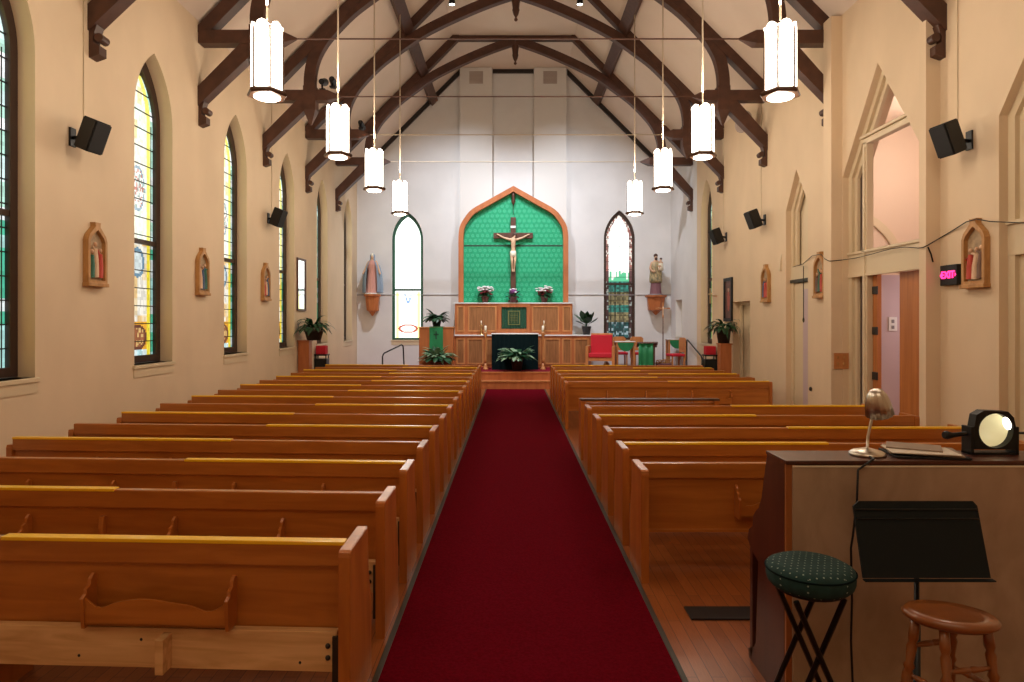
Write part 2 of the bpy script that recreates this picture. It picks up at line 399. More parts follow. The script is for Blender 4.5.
def paint_A(seed, up_gain=1.25, lo_gain=.8, tint=(1, 1, 1), bw=.115):
    pal = [(.95, .75, .08), (.9, .35, .04), (.10, .55, .35), (.15, .55, .85), (.7, .08, .05), (.9, .85, .45)]
    def fn(x, z, edge, hw):
        up_ = z > 3.2; g = up_gain if up_ else lo_gain
        k = math.floor(z/.26); q = math.floor((x+3)/.13)
        n = H(k, q, seed)
        if edge < bw:                             # blue green outer border
            h_ = H(math.floor(z/.14), math.copysign(1, x), seed)
            c = (.10, .62, .40) if h_ > .62 else (.50, .90, .85) if h_ > .3 else (.90, 1, 1)
            if up_: c = tuple(.6*a_+.4 for a_ in c)
        elif edge < bw+.11:                           # yellow band
            c = (1.0, .80, .05) if not up_ else (1.0, .90, .18)
        else:
            if up_:
                c = (1.0, .98, .80) if n > .3 else (.88, 1.0, .84)
                d = math.hypot(x/.20, (z-3.95)/.34)
                h_ = H(math.floor(x/.03), math.floor(z/.035), seed+9)
                if d < 1: c = (.30, .42, .50) if d > .86 else ((.55, .20, .16) if h_ > .8 else (.35, .45, .40) if h_ > .62 else (.95, .92, .85))
                elif n > .78: c = (1.0, .84, .45)
            else:
                c = (1.0, .95, .82) if n < .45 else (.98, .66, .30) if n < .8 else (1, .80, .5)
                d = math.hypot(x/.19, (z-2.86)/.22)
                if d < 1: c = (.16, .30, .42) if d > .72 else (.75, .85, .85)
                if z < 1.98:
                    d = math.hypot(x/.25, (z-1.76)/.19)
                    c = (.95, .45, .04)
                    if d < 1: c = (.16, .05, .03) if d > .78 else ((.35, .12, .05) if H(math.floor(x/.04), math.floor(z/.04), seed) > .4 else (.85, .55, .2))
                if z < 1.58: c = (.55, .85, .88) if q % 2 else (.8, .95, .95)
        g *= .8+.4*H(math.floor(x/.035), math.floor(z/.05), seed+3)
        return tuple(max(0, a*g*b) for a, b in zip(c, tint))
    return fn
def paint_bright(x, z, edge, hw):                  # the overexposed window left of the altar
    g = 2.0 if z > 3.1 else 1.7
    c = (1, 1, .97)
    if edge < .05: c = (.75, .95, .8)
    elif z < 3.0 and edge < .16: c = (1, .93, .30)
    if z < 3.0:
        d = math.hypot(x/.34, (z-1.74)/.15)
        if d < 1: c = (.35, .08, .05) if d > .72 else (.95, .85, .8)
        if 2.55 < z < 2.9 and abs(abs(x)-(z-2.55)*.3) < .03: c = (.2, .3, .5)
        if 2.75 < z < 2.95 and abs(x) < .22 and H(math.floor(x/.05), math.floor(z/.05), 2) > .5: c = (.6, .68, .75)
        if 1.95 < z < 2.6 and edge > .16: c = (1, .97, .7)
    return tuple(a*g for a in c)
def paint_dark(x, z, edge, hw):                    # the window right of the altar
    k = math.floor(z/.07); q = math.floor((x+3)/.05); n = H(k, q, 5)
    if z > 3.35:
        if edge < .13:
            c = (.42, .14, .12) if n > .6 else (.95, .85, .75) if n > .25 else (.28, .14, .12); g = .9
        else: c = (1, 1, .97) if n > .1 else (.8, .85, .8); g = 1.6
        if z < 3.7:
            if edge >= .13: c = (.10, .55, .28) if H(q, 1, 3) > (z-3.35)/.35*.9 else (.95, .95, .88)
            else: c = (.12, .05, .05)
            g = 1.0
    else:
        if edge < .13: c = (.09, .04, .04) if n < .82 else (.5, .55, .5); g = .5
        else:
            g = .55; m = H(k//2, 0, 9)
            c = (.42, .34, .16) if (z < 3.0 and z > 2.55) or (1.95 < z < 2.3) else (.05, .38, .30)
            if z < 1.95: c = (.04, .20, .20) if n < .72 else (.45, .6, .65)
            g *= .25+.9*n
            if q % 3 == 0: g *= .45
    return tuple(a*g for a in c)
def make_window(num, loc, rz, fn, frame='darkframe', hw=.46, z0=1.44, zs=4.95, zp=5.80, rail=3.17, bars=True, fw=.055):
    w_ = thing('window_%d' % num, None, None, loc, rz); struct(w_)
    out = lancet(0, hw+.075, z0-.05, zs, zp+.12); inn = lancet(0, hw-fw, z0+fw, zs, zp-fw*1.9)
    obj('window_frame', flat(out, [inn], .09, 'XZ', -.06), frame, w_)
    obj('meeting_rail', B(-hw, hw, -.05, .03, rail-.035, rail+.035, bev=.006), frame, w_)
    obj('window_glass', glass_bm(hw, z0, zs, zp, fn), 'glass', w_)
    if bars:
        b = bmesh.new()
        rise = zp-zs; r = (rise*rise+hw*hw)/(2*hw); cx = r-hw
        z = z0+.26
        while z < zp-.15:
            ww = hw if z <= zs else math.sqrt(r*r-(z-zs)**2)-cx
            box(b, -ww, ww, -.018, -.004, z-.007, z+.007); z += .262
        for x in (-hw+.11, hw-.11): box(b, x-.004, x+.004, -.012, -.002, z0, zs)
        obj('lead_bars', b, 'lead', w_)
    return w_
def sill(w_, hw=.56, d=.20, z=1.38):
    b = bmesh.new(); box(b, -hw, hw, -d-.03, -.03, z-.05, z, bev=.006); box(b, -hw+.02, hw-.02, -d-.012, -d+.002, z-.17, z-.055)
    obj('window_sill', b, 'trim', w_)
for i, c in enumerate(bays[1:]):
    ww = make_window(i+1, (XL-.25, c, 0), PI/2, paint_A(i+1, 1.0, .72, bw=.05 if i == 0 else .115), frame='darkframe')
    sill(ww, d=.25)
ww = make_window(8, (XR+.25, 18.27, 0), -PI/2, paint_A(21, .7, .6)); sill(ww, d=.25)
ww = make_window(9, (-3.54, YB+.14, 0), 0, paint_bright, 'greenframe', hw=.47, z0=1.40, zs=4.75, zp=5.60, rail=3.06, bars=False, fw=.03); sill(ww, d=.14, z=1.36)
ww = make_window(10, (3.64, YB+.14, 0), 0, paint_dark, 'darkframe', hw=.47, z0=1.40, zs=4.75, zp=5.66, rail=3.26, fw=.03); sill(ww, d=.14, z=1.36)
# ---------------------------------------------------------------- roof trusses
ARCH = [(-4.36, 6.62), (-4.37, 7.1), (-4.30, 7.5), (-4.15, 7.82), (-3.94, 8.1), (-3.5, 8.55), (-3.0, 8.93), (-2.5, 9.28), (-1.9, 9.60), (-1.2, 9.92), (-.6, 10.16), (0, 10.36)]
def ribbon(pts, w_, y0, y1):
    """a timber of width w_ in the XZ plane following pts"""
    L_, Rr = [], []
    for i, p in enumerate(pts):
        a = Vector(pts[max(i-1, 0)]); b = Vector(pts[min(i+1, len(pts)-1)]); t = (b-a).normalized(); n = Vector((-t.y, t.x))*(w_/2)
        L_.append((p[0]+n.x, p[1]+n.y)); Rr.append((p[0]-n.x, p[1]-n.y))
    return flat(L_+Rr[::-1], [], y1-y0, 'XZ', y0, bev=0)
def smooth_pts(pts, n=4):
    out = []
    for i in range(len(pts)-1):
        p0, p1, p2, p3 = [Vector(pts[min(max(k, 0), len(pts)-1)]) for k in (i-1, i, i+1, i+2)]
        for j in range(n):
            t = j/n; out.append(tuple(.5*((2*p1)+(-p0+p2)*t+(2*p0-5*p1+4*p2-p3)*t*t+(-p0+3*p1-3*p2+p3)*t**3)))
    return out+[tuple(pts[-1])]
def mir(pts, s): return [(x*s, z) for x, z in pts]
def make_truss(label, Y):
    t = thing('roof_truss', label, 'roof truss', (TC, Y, 5.3), 0, 'arched roof trusses down the nave')
    def part(name, bm, m='beam', par=None):
        bmesh.ops.translate(bm, verts=bm.verts[:], vec=(0, 0, -5.3)); return obj(name, bm, m, par or t)
    for s in (-1, 1):
        wl = (XR-TC) if s == 1 else (TC-XL)            # distance to this wall
        q = -s                                          # tables are for the left side
        ax = smooth_pts(ARCH)
        part('arch_brace', ribbon(mir(ax, q), .23, -.09, .09))
        zr = lambda x: 12.27-x-.13
        part('rafter', ribbon([(s*1.70, zr(1.62)), (s*(wl-.02), zr(wl-.02)+.0)], .21, -.10, .10))
        b = bmesh.new(); x0, x1 = sorted((s*3.98, s*(wl-.01))); box(b, x0, x1, -.11, .11, 6.64, 6.865, bev=.012)
        rim = [(-.11, -.11), (.11, -.11), (.11, .11), (-.11, .11)]
        base = [b.verts.new((s*3.985, y, 6.752+z)) for y, z in rim]; tip = [b.verts.new((s*3.72, y*.12, 6.752+z*.12)) for y, z in rim]
        for j in range(4): b.faces.new((base[j], base[(j+1) % 4], tip[(j+1) % 4], tip[j]))
        b.faces.new(tip); bmesh.ops.recalc_face_normals(b, faces=b.faces[:])
        part('hammer_beam', b)
        # queen post dropping below the hammer beam to a pointed end
        b = bmesh.new(); box(b, s*4.36-.13, s*4.36+.13, -.12, .12, 6.45, 6.95)
        c4 = [b.verts.new((s*4.36+a*.13, c*.12, 6.45)) for a, c in ((-1, -1), (1, -1), (1, 1), (-1, 1))]
        c5 = [b.verts.new((s*4.36+a*.02, c*.02, 6.15)) for a, c in ((-1, -1), (1, -1), (1, 1), (-1, 1))]
        for j in range(4): b.faces.new((c4[j], c4[(j+1) % 4], c5[(j+1) % 4], c5[j]))
        b.faces.new(c5); bmesh.ops.recalc_face_normals(b, faces=b.faces[:])
        part('queen_post', b)
        pl = [(s*(wl-.0), 5.60), (s*(wl-.0), 5.92), (s*(wl-.02), 5.94), (s*4.62, 6.66), (s*4.36, 6.66), (s*4.40, 6.50)]
        part('wall_brace', flat(pl, [], .2, 'XZ', -.1))
        b = flat([(s*wl, 5.62), (s*(wl-.10), 5.68), (s*(wl-.05), 5.52), (s*(wl-.05), 5.46), (s*(wl-.13), 5.42), (s*(wl-.13), 5.31), (s*(wl-.02), 5.27), (s*wl, 5.27)], [], .15, 'XZ', -.075)
        g = bmesh.ops.create_cone(b, cap_ends=True, segments=14, radius1=.055, radius2=.055, depth=.15, matrix=Matrix.Translation((s*(wl-.12), 0, 5.52)) @ Matrix.Rotation(PI/2, 4, 'X'))
        part('corbel', b)
    part('collar_beam', B(-1.86, 1.80, -.09, .09, 10.36, 10.49, bev=.008))
    b = bmesh.new(); lathe(b, [(.10, 10.40), (.10, 10.22), (.12, 10.18), (.10, 10.12), (.085, 9.98), (.095, 9.93), (.065, 9.82), (.03, 9.76), (.02, 9.73), (.045, 9.71), (.045, 9.67), (.01, 9.64)], 8)
    part('pendant_drop', b)
    b = bmesh.new(); tube(b, [(-3.8, 0, 6.752), (3.8, 0, 6.752)], .013, 6); part('tie_rod', b, 'rod')
    return t
ordn = ['first', 'second', 'third', 'fourth', 'fifth', 'sixth', 'seventh', 'eighth', 'ninth', 'tenth', 'eleventh', 'twelfth', 'thirteenth', 'fourteenth', 'fifteenth', 'sixteenth']
tr0 = None
for i in range(5):
    lb = 'dark timber arched roof truss, %s in view counting from the camera' % ordn[i]
    if tr0 is None: tr0 = make_truss(lb, 8.26)
    else: dup(tr0, (TC, 8.26+2.86*i, 5.3), None, lb)
for o_ in [o for o in C.objects if o.name.startswith('tie_rod')][3:5]:
    o_.data = o_.data.copy(); o_.data.materials[0] = M['rod_l']
dup(tr0, (TC, 5.40, 5.3), None, 'dark timber arched roof truss above the camera end of the nave')
for s, lb in ((-1, 'long dark roof purlin over the left row of lamps'), (1, 'long dark roof purlin over the right row of lamps')):
    x = TC+s*2.80; z = 12.27-2.80-.03
    b = bmesh.new(); box(b, -.14, .14, YF+.05, YB-.09, -.16, 0.0)
    o = obj('roof_purlin', b, 'beam'); o.location = (x, 0, z+.02); o.rotation_euler = (0, s*R(45), 0)
    tag(o, lb, 'purlin', 'purlins along the roof')
# small spotlights clamped to the trusses
def spot(x, y, z, lb, tilt, lit=False):
    t = thing('spotlight', lb, 'spotlight', (x, y, z), 0, 'small spotlights clamped to the trusses')
    b = bmesh.new(); d = Vector((0, math.cos(tilt), math.sin(tilt)))
    tube(b, [(0, -.10, .03), Vector((0, -.10, .03))+d*.26], [.06, .085], 12); obj('lamp_can', b, 'black', t)
    b = bmesh.new(); zc = .10 if lit else -.12; tube(b, [(0, -.04, zc*.9), (0, -.04, .02)], .02, 6); box(b, -.06, .06, -.06, .06, min(zc, zc*.8), max(zc, zc*.8)); obj('clamp', b, 'black', t)
    if lit:
        b = bmesh.new(); e = Vector((0, -.10, .03))+d*.262; tube(b, [e, e+d*.012], [.075, .06], 12); obj('bulb', b, 'bulb', t)
spot(-4.02, 14.02, 7.02, 'small black spotlight on the third truss beam, left, rear one of two', .3)
spot(-3.76, 13.86, 7.02, 'small black spotlight on the third truss beam, left, nearer the aisle', -.2)
spot(-3.85, 16.85, 7.02, 'small black spotlight on the fourth truss beam, left side', -.3)
spot(3.0, 16.85, 10.0-.55, 'small black spotlight high on the fourth truss, right side', -.4)
spot(-1.55, 17.10, 10.40, 'lit spotlight high on the fourth truss, left of the centre drop', -1.45, True)
spot(1.75, 17.10, 10.40, 'lit spotlight high on the fourth truss, right of the centre drop', -1.45, True)
# horn loudspeaker on the right wall behind the third truss
t = thing('horn_loudspeaker', 'round grey loudspeaker high on the right wall under the third truss', 'loudspeaker', (5.30, 14.6, 6.35))
b = bmesh.new(); lathe(b, [(.05, 0), (.09, .1), (.16, .2), (.24, .26), (.22, .27), (.05, .15)], 18); bmesh.ops.rotate(b, verts=b.verts[:], cent=(0, 0, 0), matrix=Matrix.Rotation(-1.5, 3, 'Y')@Matrix.Rotation(.5, 3, 'X')); obj('horn', b, 'vent', t)
obj('bracket', B(-.05, .079, -.04, .04, -.05, .05), 'vent', t)
# ---------------------------------------------------------------- pendant lamps
def make_lamp(loc, lb, zt):
    t = thing('pendant_lamp', lb, 'lamp', loc, 0, 'hanging lantern lamps over the pews')
    n = 6
    b = bmesh.new()                                     # glowing panels: six tall ones with pointed tops
    rr = .168
    for k in range(n):
        a0 = 2*PI*(k)/n; a1 = 2*PI*(k+1)/n
        p0 = Vector((math.cos(a0)*rr, math.sin(a0)*rr, 0)); p1 = Vector((math.cos(a1)*rr, math.sin(a1)*rr, 0))
        d = (p1-p0); nrm = Vector(((p0+p1).x, (p0+p1).y, 0)).normalized()
        prof = [(.09, .09), (.09, .71), (.15, .77), (.28, .80), (.5, .815), (.72, .80), (.85, .77), (.91, .71), (.91, .09)]
        fr = [b.verts.new(p0+d*u+nrm*.014+Vector((0, 0, z))) for u, z in prof]; bk = [b.verts.new(p0+d*u-nrm*.004+Vector((0, 0, z))) for u, z in prof]
        b.faces.new(fr); b.faces.new(bk[::-1])
        for j in range(len(prof)): b.faces.new((fr[j], bk[j], bk[(j+1) % len(prof)], fr[(j+1) % len(prof)]))
    bmesh.ops.recalc_face_normals(b, faces=b.faces[:])
    obj('light_panels', b, 'lamp_glow', t)
    b = bmesh.new(); lathe(b, [(.125, .012), (.14, .02), (.14, .05)], 24); obj('bottom_lens', b, 'lamp_glow', t)
    b = bmesh.new(); ph = 0
    lathe(b, [(.15, .03), (.205, .03), (.222, .05), (.212, .075), (.172, .10), (.15, .10), (.15, .04)], 6, phase=ph, smooth=False); obj('lamp_base', b, 'lamp_bronze', t)
    b = bmesh.new()
    for k in range(n):
        a = 2*PI*k/n+ph; tube(b, [(math.cos(a)*.172, math.sin(a)*.172, .08), (math.cos(a)*.172, math.sin(a)*.172, .74)], .012, 5)
    obj('corner_ribs', b, 'lamp_bronze', t)
    b = bmesh.new(); lathe(b, [(.12, .72), (.12, .76), (.06, .81), (.02, .83)], 12); obj('lamp_cap', b, 'lamp_bronze', t)
    for nm_, z_, e_ in (('lamp_light_down', -.10, 17), ('lamp_light_up', 1.02, 46)):
        l_ = light(nm_, 'POINT', (0, 0, z_), e_, (1, .84, .66), shadow_soft_size=.09); l_.parent = t
    b = bmesh.new(); tube(b, [(0, 0, .86), (0, 0, zt)], .013, 6); lathe(b, [(.05, zt-.04), (.06, zt-.01), (.03, zt)], 10); obj('stem', b, 'rod_l', t)
    return t
LX = (-2.66, 2.915); lm = None
ww_ = ['nearest', 'second nearest', 'third nearest', 'farthest']
for si, x in enumerate(LX):
    for k in range(-1, 4):
        y = (4.3, 7.17, 10.09, 12.75, 15.68)[k+1]; zl = (4.405, 4.405, 4.475, 4.495, 4.505)[k+1]; lb = ('glowing lantern lamp on a long stem over the %s pews, %s' % (('left', 'right')[si], ww_[k]+' in view')) if k >= 0 else 'glowing lantern lamp over the %s pews at the camera end' % ('left', 'right')[si]
        zt = 9.35-4.42
        if lm is None: lm = make_lamp((x, y, zl), lb, zt)
        else: dup(lm, (x, y, zl), None, lb)
# ---------------------------------------------------------------- pews
XA, XW = -.80, -4.94                                     # aisle and wall ends of the left pews
SPL = -2.69
PEWS = {}
def end_prof(): return [(0, 0), (.50, 0), (.50, .40), (.43, .60), (.40, .862), (.022, .862), (.004, .852), (0, .83)]
def wall_prof(y, h): return [(y-.03, 0), (y+.40, 0), (y+.40, .40), (y+.34, .60), (y+.30, h), (y-.02, h), (y-.03, h-.03)]
def rack_bm(x0, x1, yb, mirror=1):
    return None
def build_pew(name, lb, x_in, x_out, split, half, sh, roff, kneeler=True, group='', racks=(), single=False):
    """x_in aisle end, x_out wall end (signed); sh = shear of the bench along its length; roff = back offset; half: which half has a yellow strip"""
    sgn = 1 if x_out > x_in else -1
    t = thing(name, lb, 'pew', ((x_in+x_out)/2, 0, 0), 0, group); cx = (x_in+x_out)/2
    S = lambda x: sh*abs(x-x_in)
    yr0 = roff
    def put(nm, bm, m, par=None, smooth=False):
        for v in bm.verts:
            v.co.y += S(v.co.x); v.co.x -= cx
        return obj(nm, bm, m, par or t, smooth)
    e = .06*sgn
    for (a, nm) in ((x_in, 'in'), (x_out-e, 'out')):
        x0 = min(a, a+e)
        bm = flat(end_prof() if nm == 'in' else wall_prof(yr0, .79 if sgn < 0 else .85), [], .06, 'YZ', x0, bev=.0)
        bmesh.ops.bevel(bm, geom=[ed for ed in bm.edges if abs(ed.verts[0].co.x-ed.verts[1].co.x) < 1e-6 and ed.is_manifold and len(ed.link_faces) == 2 and ed.calc_face_angle(0) > 1.0], offset=.004, segments=2, affect='EDGES')
        p = put('end_panel', bm, 'pew_end')
    xi, xo = x_in+e, x_out-e; a, b_ = min(xi, xo), max(xi, xo)
    yr = roff
    bm = box(bmesh.new(), a, b_, yr-.022, yr+.035, .735, .858, bev=.008); rl = put('top_rail', bm, 'pew')
    bm = bmesh.new()
    f0 = [(yr, .40), (yr+.028, .40), (yr+.028, .74), (yr, .74)]
    box(bm, a, b_, yr+.0, yr+.026, .315, .745); put('back_panel', bm, 'pew')
    bm = box(bmesh.new(), a, b_, yr-.012, yr+.03, .30, .325, bev=.004); put('bottom_trim', bm, 'pew')
    bm = box(bmesh.new(), a, b_, yr+.02, min(yr+.42, .62), .405, .44, bev=.01); put('seat', bm, 'pew')
    # edge strip on top of the rail, yellow along one half
    if half is not None:
        x0, x1 = (xi, split) if half == 'aisle' else (split, xo)
        if half == 'both': x0, x1 = xi, xo
        bm = box(bmesh.new(), min(x0, x1), max(x0, x1), yr-.026, yr+.037, .846, .866, bev=.004)
        y_ = put('edge_strip', bm, 'yellow'); y_['label'] = 'yellow edge strip'
    # centre support
    if not single:
        pl = [(yr-.115, .02), (yr+.3, .02), (yr+.3, .40), (yr, .40), (yr, .72), (yr-.03, .72), (yr-.05, .62), (yr-.045, .40), (yr-.115, .32)]
        pl = [(yr+.0, .0), (yr+.3, 0), (yr+.3, .405), (yr+.01, .405), (yr+.01, .68), (yr-.035, .68), (yr-.05, .60), (yr-.05, .05)]
        bm = flat(pl, [], .032, 'YZ', split-.08*(sgn < 0)-.016); put('centre_support', bm, 'pew_end')
    if kneeler:
        bm = box(bmesh.new(), a+.02, b_-.03, yr-.06, yr-.012, .215, .42, bev=.004); kb = put('kneeler_board', bm, 'raw'); kb['label'] = 'bare pine board along the lower back'
        bm = bmesh.new(); xx = xi+sgn*.05
        box(bm, min(xi+sgn*.012, xx+sgn*.0), max(xi+sgn*.012, xx), yr-.075, yr-.055, .05, .40)
        for zz in (.35, .29):
            ell(bm, (xi+sgn*.075, yr-.066, zz), (.014, .012, .014), 8)
        put('kneeler_bracket', bm, 'bolt', kb)
        bm = bmesh.new()
        for xs_, zs_ in ((.22, .26), (1.05, .36), (1.38, .27), (2.05, .33), (2.6, .29), (3.3, .36)):
            ell(bm, (xi+sgn*xs_, yr-.061, zs_), (.008, .004, .008), 6)
        put('screw_heads', bm, 'bolt', kb)
        for xc in (split+.93, split-1.0):
            bm = box(bmesh.new(), xc-.03, xc+.012, yr-.15, yr-.06, .225, .40, bev=.003); put('stop_block', bm, 'raw', kb)
    for (x0, x1) in racks:
        r_ = None
        n = 26; top = []
        for i in range(n+1):
            u = i/n; f = .555+.028*math.exp(-((u-.42)/.20)**2)-.022*math.exp(-((u-.12)/.07)**2)-.030*math.exp(-((u-.86)/.08)**2)+.035*max(0, 1-u/.06)+.03*max(0, (u-.94)/.06)
            top.append((x0+(x1-x0)*u, f))
        fb = flat([(x0, .445), (x1, .445)]+top[::-1], [], .012, 'XZ', yr-.10); r_ = put('book_rack', fb, 'pew')
        bm = box(bmesh.new(), x0, x1, yr-.10, yr, .445, .457); put('rack_shelf', bm, 'pew', r_)
        for xx in (x0, x1):
            pl = [(yr, .43), (yr-.105, .43), (yr-.115, .52), (yr-.118, .585), (yr-.09, .60), (yr-.085, .625), (yr-.055, .635), (yr-.05, .665), (yr-.02, .685), (yr, .67)]
            put('rack_end', flat(pl, [], .018, 'YZ', xx-.009), 'pew_end', r_)
    return t
LY = [3.26, 4.15]+[5.03+.9*i for i in range(14)]
RKL = ((-2.27, -1.53), (-4.02, -3.29)); RK1 = ((-2.19, -1.44), (-3.92, -3.19))
def pl_label(i):
    hf = 'wall' if i % 2 else 'aisle'
    return 'oak pew left of the aisle, %s from camera, yellow strip toward the %s' % (ordn[i], hf)
G1 = 'oak pews left of the aisle'; G2 = 'oak pews right of the aisle'
SHL = .058
p = build_pew('church_pew', 'nearest oak pew left of the aisle with book rack and bare pine board', XA, XW, SPL, 'aisle', .045, .15, True, G1, RK1); p.location.y = LY[0]
p = build_pew('church_pew', 'second nearest oak pew left of the aisle, yellow strip only at far left', XA, XW, SPL, 'wall', .050, .24, True, G1, RKL); p.location.y = LY[1]
pa = build_pew('church_pew', pl_label(2), XA, XW, SPL, 'aisle', SHL, .30, True, G1, RKL); pa.location.y = LY[2]
pb = build_pew('church_pew', pl_label(3), XA, XW, SPL, 'wall', SHL, .30, True, G1, RKL); pb.location.y = LY[3]
for i in range(4, 16):
    src = pb if i % 2 else pa
    dup(src, (src.location.x, LY[i], 0), None, pl_label(i))
RA, RWL, RSP = .985, 4.92, 2.95
RKR = ((1.80, 2.53), (3.4, 4.13))
def pr_label(k, j, blk): return '%s oak pew in the %s block right of the aisle, yellow strip toward %s' % (ordn[j], blk, 'aisle' if k % 2 else 'wall')
qa = build_pew('church_pew', pr_label(2, 0, 'nearer'), RA, RWL, RSP, 'wall', 0, .29, False, G2, RKR); qa.location.y = 5.03
qb = build_pew('church_pew', pr_label(3, 1, 'nearer'), RA, RWL, RSP, 'aisle', 0, .29, False, G2, RKR); qb.location.y = 5.88
for j, (k, y) in enumerate(((4, 6.78), (5, 7.70), (6, 8.60))):
    src = qb if k % 2 else qa; dup(src, (src.location.x, y, 0), None, pr_label(k, j+2, 'nearer'))
for j, k in enumerate(range(10, 16)):
    src = qb if k % 2 else qa; dup(src, (src.location.x, 12.2+.9*j, 0), None, pr_label(k, j, 'farther'))
# half-width modesty rail in the gap of the right rows
t = thing('kneeling_screen', 'short low oak screen with dark top rail in the gap between the right pew blocks', 'screen', (1.98, 9.5, 0))
obj('screen_panel', B(-.93, .93, .0, .03, .12, .82), 'pew', t)
obj('top_rail', B(-1.0, 1.0, -.05, .07, .855, .885, bev=.01), 'pew_dark', t)
for x in (-.99, .92): obj('post', B(x, x+.07, -.04, .30, 0, .855, bev=.008), 'pew_end', t)
obj('book_shelf', B(-.93, .93, .03, .27, .55, .575), 'pew', t)
# ---------------------------------------------------------------- green arched niche, crucifix, reredos
def half_arch():
    return [(1.83, 4.77), (1.79, 5.13), (1.63, 5.43), (1.38, 5.72), (.86, 6.02), (0, 6.50)]
oa = half_arch(); cxn = .045
def ring_out(ins):
    pts = []
    for x, z in smooth_pts(oa, 3): pts.append((x, z))
    out = []
    full = [(1.83, 2.62)]+pts
    v = [Vector(p) for p in full]; res = []
    for i, p in enumerate(v):
        a = v[max(i-1, 0)]; b = v[min(i+1, len(v)-1)]; t = (b-a).normalized(); nrm = Vector((-t.y, t.x))
        q = p+nrm*ins
        if i == len(v)-1: q = Vector((0, p.y-ins*1.12))
        if i == 0: q.y = 2.62
        res.append((q.x, q.y))
    return [(cxn+x, z) for x, z in res]+[(cxn-x, z) for x, z in res[-2::-1]]
t = thing('arched_niche', 'tall pointed oak arch framing a bright green patterned hanging behind the altar', 'niche', (0, YB, 0))
obj('niche_frame', flat(ring_out(0), [], .12, 'XZ', -.30) if False else flat(ring_out(0)+[], [], .02, 'XZ', -.16), 'honey', t)
ro, ri = ring_out(0), ring_out(.165)
obj('arch_frame', flat(ro[:1]+ro[1:]+ri[::-1], [], .22, 'XZ', -.38), 'redwood', t)
obj('green_hanging', flat(ri, [], .02, 'XZ', -.185), 'damask', t)
obj('hanging_band', B(cxn-1.66, cxn+1.66, -.19, -.184, 4.50, 4.56), 'veil', t)  # thin dark green band across the hanging
b = bmesh.new(); lathe(b, [(.05, 6.30), (.06, 6.2), (.04, 6.12), (.075, 6.0), (.03, 5.92), (.01, 5.88)], 10, (cxn, -.28, 0)); tube(b, [(cxn, -.28, 5.9), (cxn, -.28, 5.55)], .008, 5); obj('hanging_lamp', b, 'crosswood', t)
# reredos
def panelled(name, lb, x0, x1, yf, yb, z0, z1, stiles, cat='cabinet', topm='white'):
    t = thing(name, lb, cat, ((x0+x1)/2, yf, z0)); cx = (x0+x1)/2
    obj('body', B(x0-cx, x1-cx, .0, yb-yf, 0, z1-z0-.03), 'redwood', t)
    obj('top_slab', B(x0-cx-.04, x1-cx+.04, -.05, yb-yf, z1-z0-.035, z1-z0, bev=.006), topm, t)
    for a, c in stiles:
        fr = flat([(a-cx, .10), (c-cx, .10), (c-cx, z1-z0-.11), (a-cx, z1-z0-.11)], [[(a-cx+.045, .145), (c-cx-.045, .145), (c-cx-.045, z1-z0-.155), (a-cx+.045, z1-z0-.155)]], .03, 'XZ', -.03)
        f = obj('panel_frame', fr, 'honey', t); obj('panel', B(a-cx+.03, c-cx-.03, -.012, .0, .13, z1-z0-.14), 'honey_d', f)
    return t
yU = 21.85; k = yU/F
U = lambda px: (px-512)*k
lower = [(U(a), U(c)) for a, c in ((456.5, 465), (467.5, 483.5), (486, 500), (528, 541), (544, 560), (562, 571.5), (574, 588.5))]
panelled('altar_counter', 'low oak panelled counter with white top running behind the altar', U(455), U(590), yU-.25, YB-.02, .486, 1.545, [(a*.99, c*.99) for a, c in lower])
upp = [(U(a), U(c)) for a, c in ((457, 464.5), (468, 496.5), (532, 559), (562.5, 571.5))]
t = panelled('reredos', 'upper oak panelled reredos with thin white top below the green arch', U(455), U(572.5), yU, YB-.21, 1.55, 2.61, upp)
cxr = (U(455)+U(572.5))/2
t = thing('tabernacle', 'oak framed tabernacle with a dark green embroidered veil in the middle of the reredos', 'tabernacle', (U(514)-.0, yU, 1.60))
obj('surround', flat([(-.52, 0), (.52, 0), (.52, .96), (-.52, .96)], [[(-.42, .14), (.42, .14), (.42, .86), (-.42, .86)]], .07, 'XZ', -.08), 'redwood', t)
b = bmesh.new(); n = 40
for i in range(n):
    x = -.41+.82*i/n; x2 = -.41+.82*(i+1)/n; y = -.035-.012*math.sin(i*1.3); y2 = -.035-.012*math.sin((i+1)*1.3)
    vv = [b.verts.new(p) for p in ((x, y, .15), (x2, y2, .15), (x2, y2, .86), (x, y, .86), (x, y+.01, .15), (x2, y2+.01, .15), (x2, y2+.01, .86), (x, y+.01, .86))]
    for q in ((0, 1, 2, 3), (4, 7, 6, 5)): b.faces.new([vv[j] for j in q])
obj('veil', b, 'veil', t, True)
b = bmesh.new(); 
for r0, mm in ((.22, 0),):
    g = flat([(-.20, .27), (.20, .27), (.20, .74), (-.20, .74)], [[(-.17, .30), (.17, .30), (.17, .71), (-.17, .71)]], .006, 'XZ', -.062)
    me_ = bpy.data.meshes.new('t'); g.to_mesh(me_); g.free(); b.from_mesh(me_)
for i in range(6): box(b, -.14+i*.05, -.128+i*.05, -.060, -.054, .33, .68)
for zz in (.42, .50, .58): box(b, -.13, .13, -.060, -.054, zz, zz+.012)
M['dullgold'] = mat('dull gold thread', (.16, .17, .05), .6); obj('veil_embroidery', b, 'dullgold', t)
obj('plinth', B(-.46, .46, -.07, .0, -.045, .14), 'honey', t)
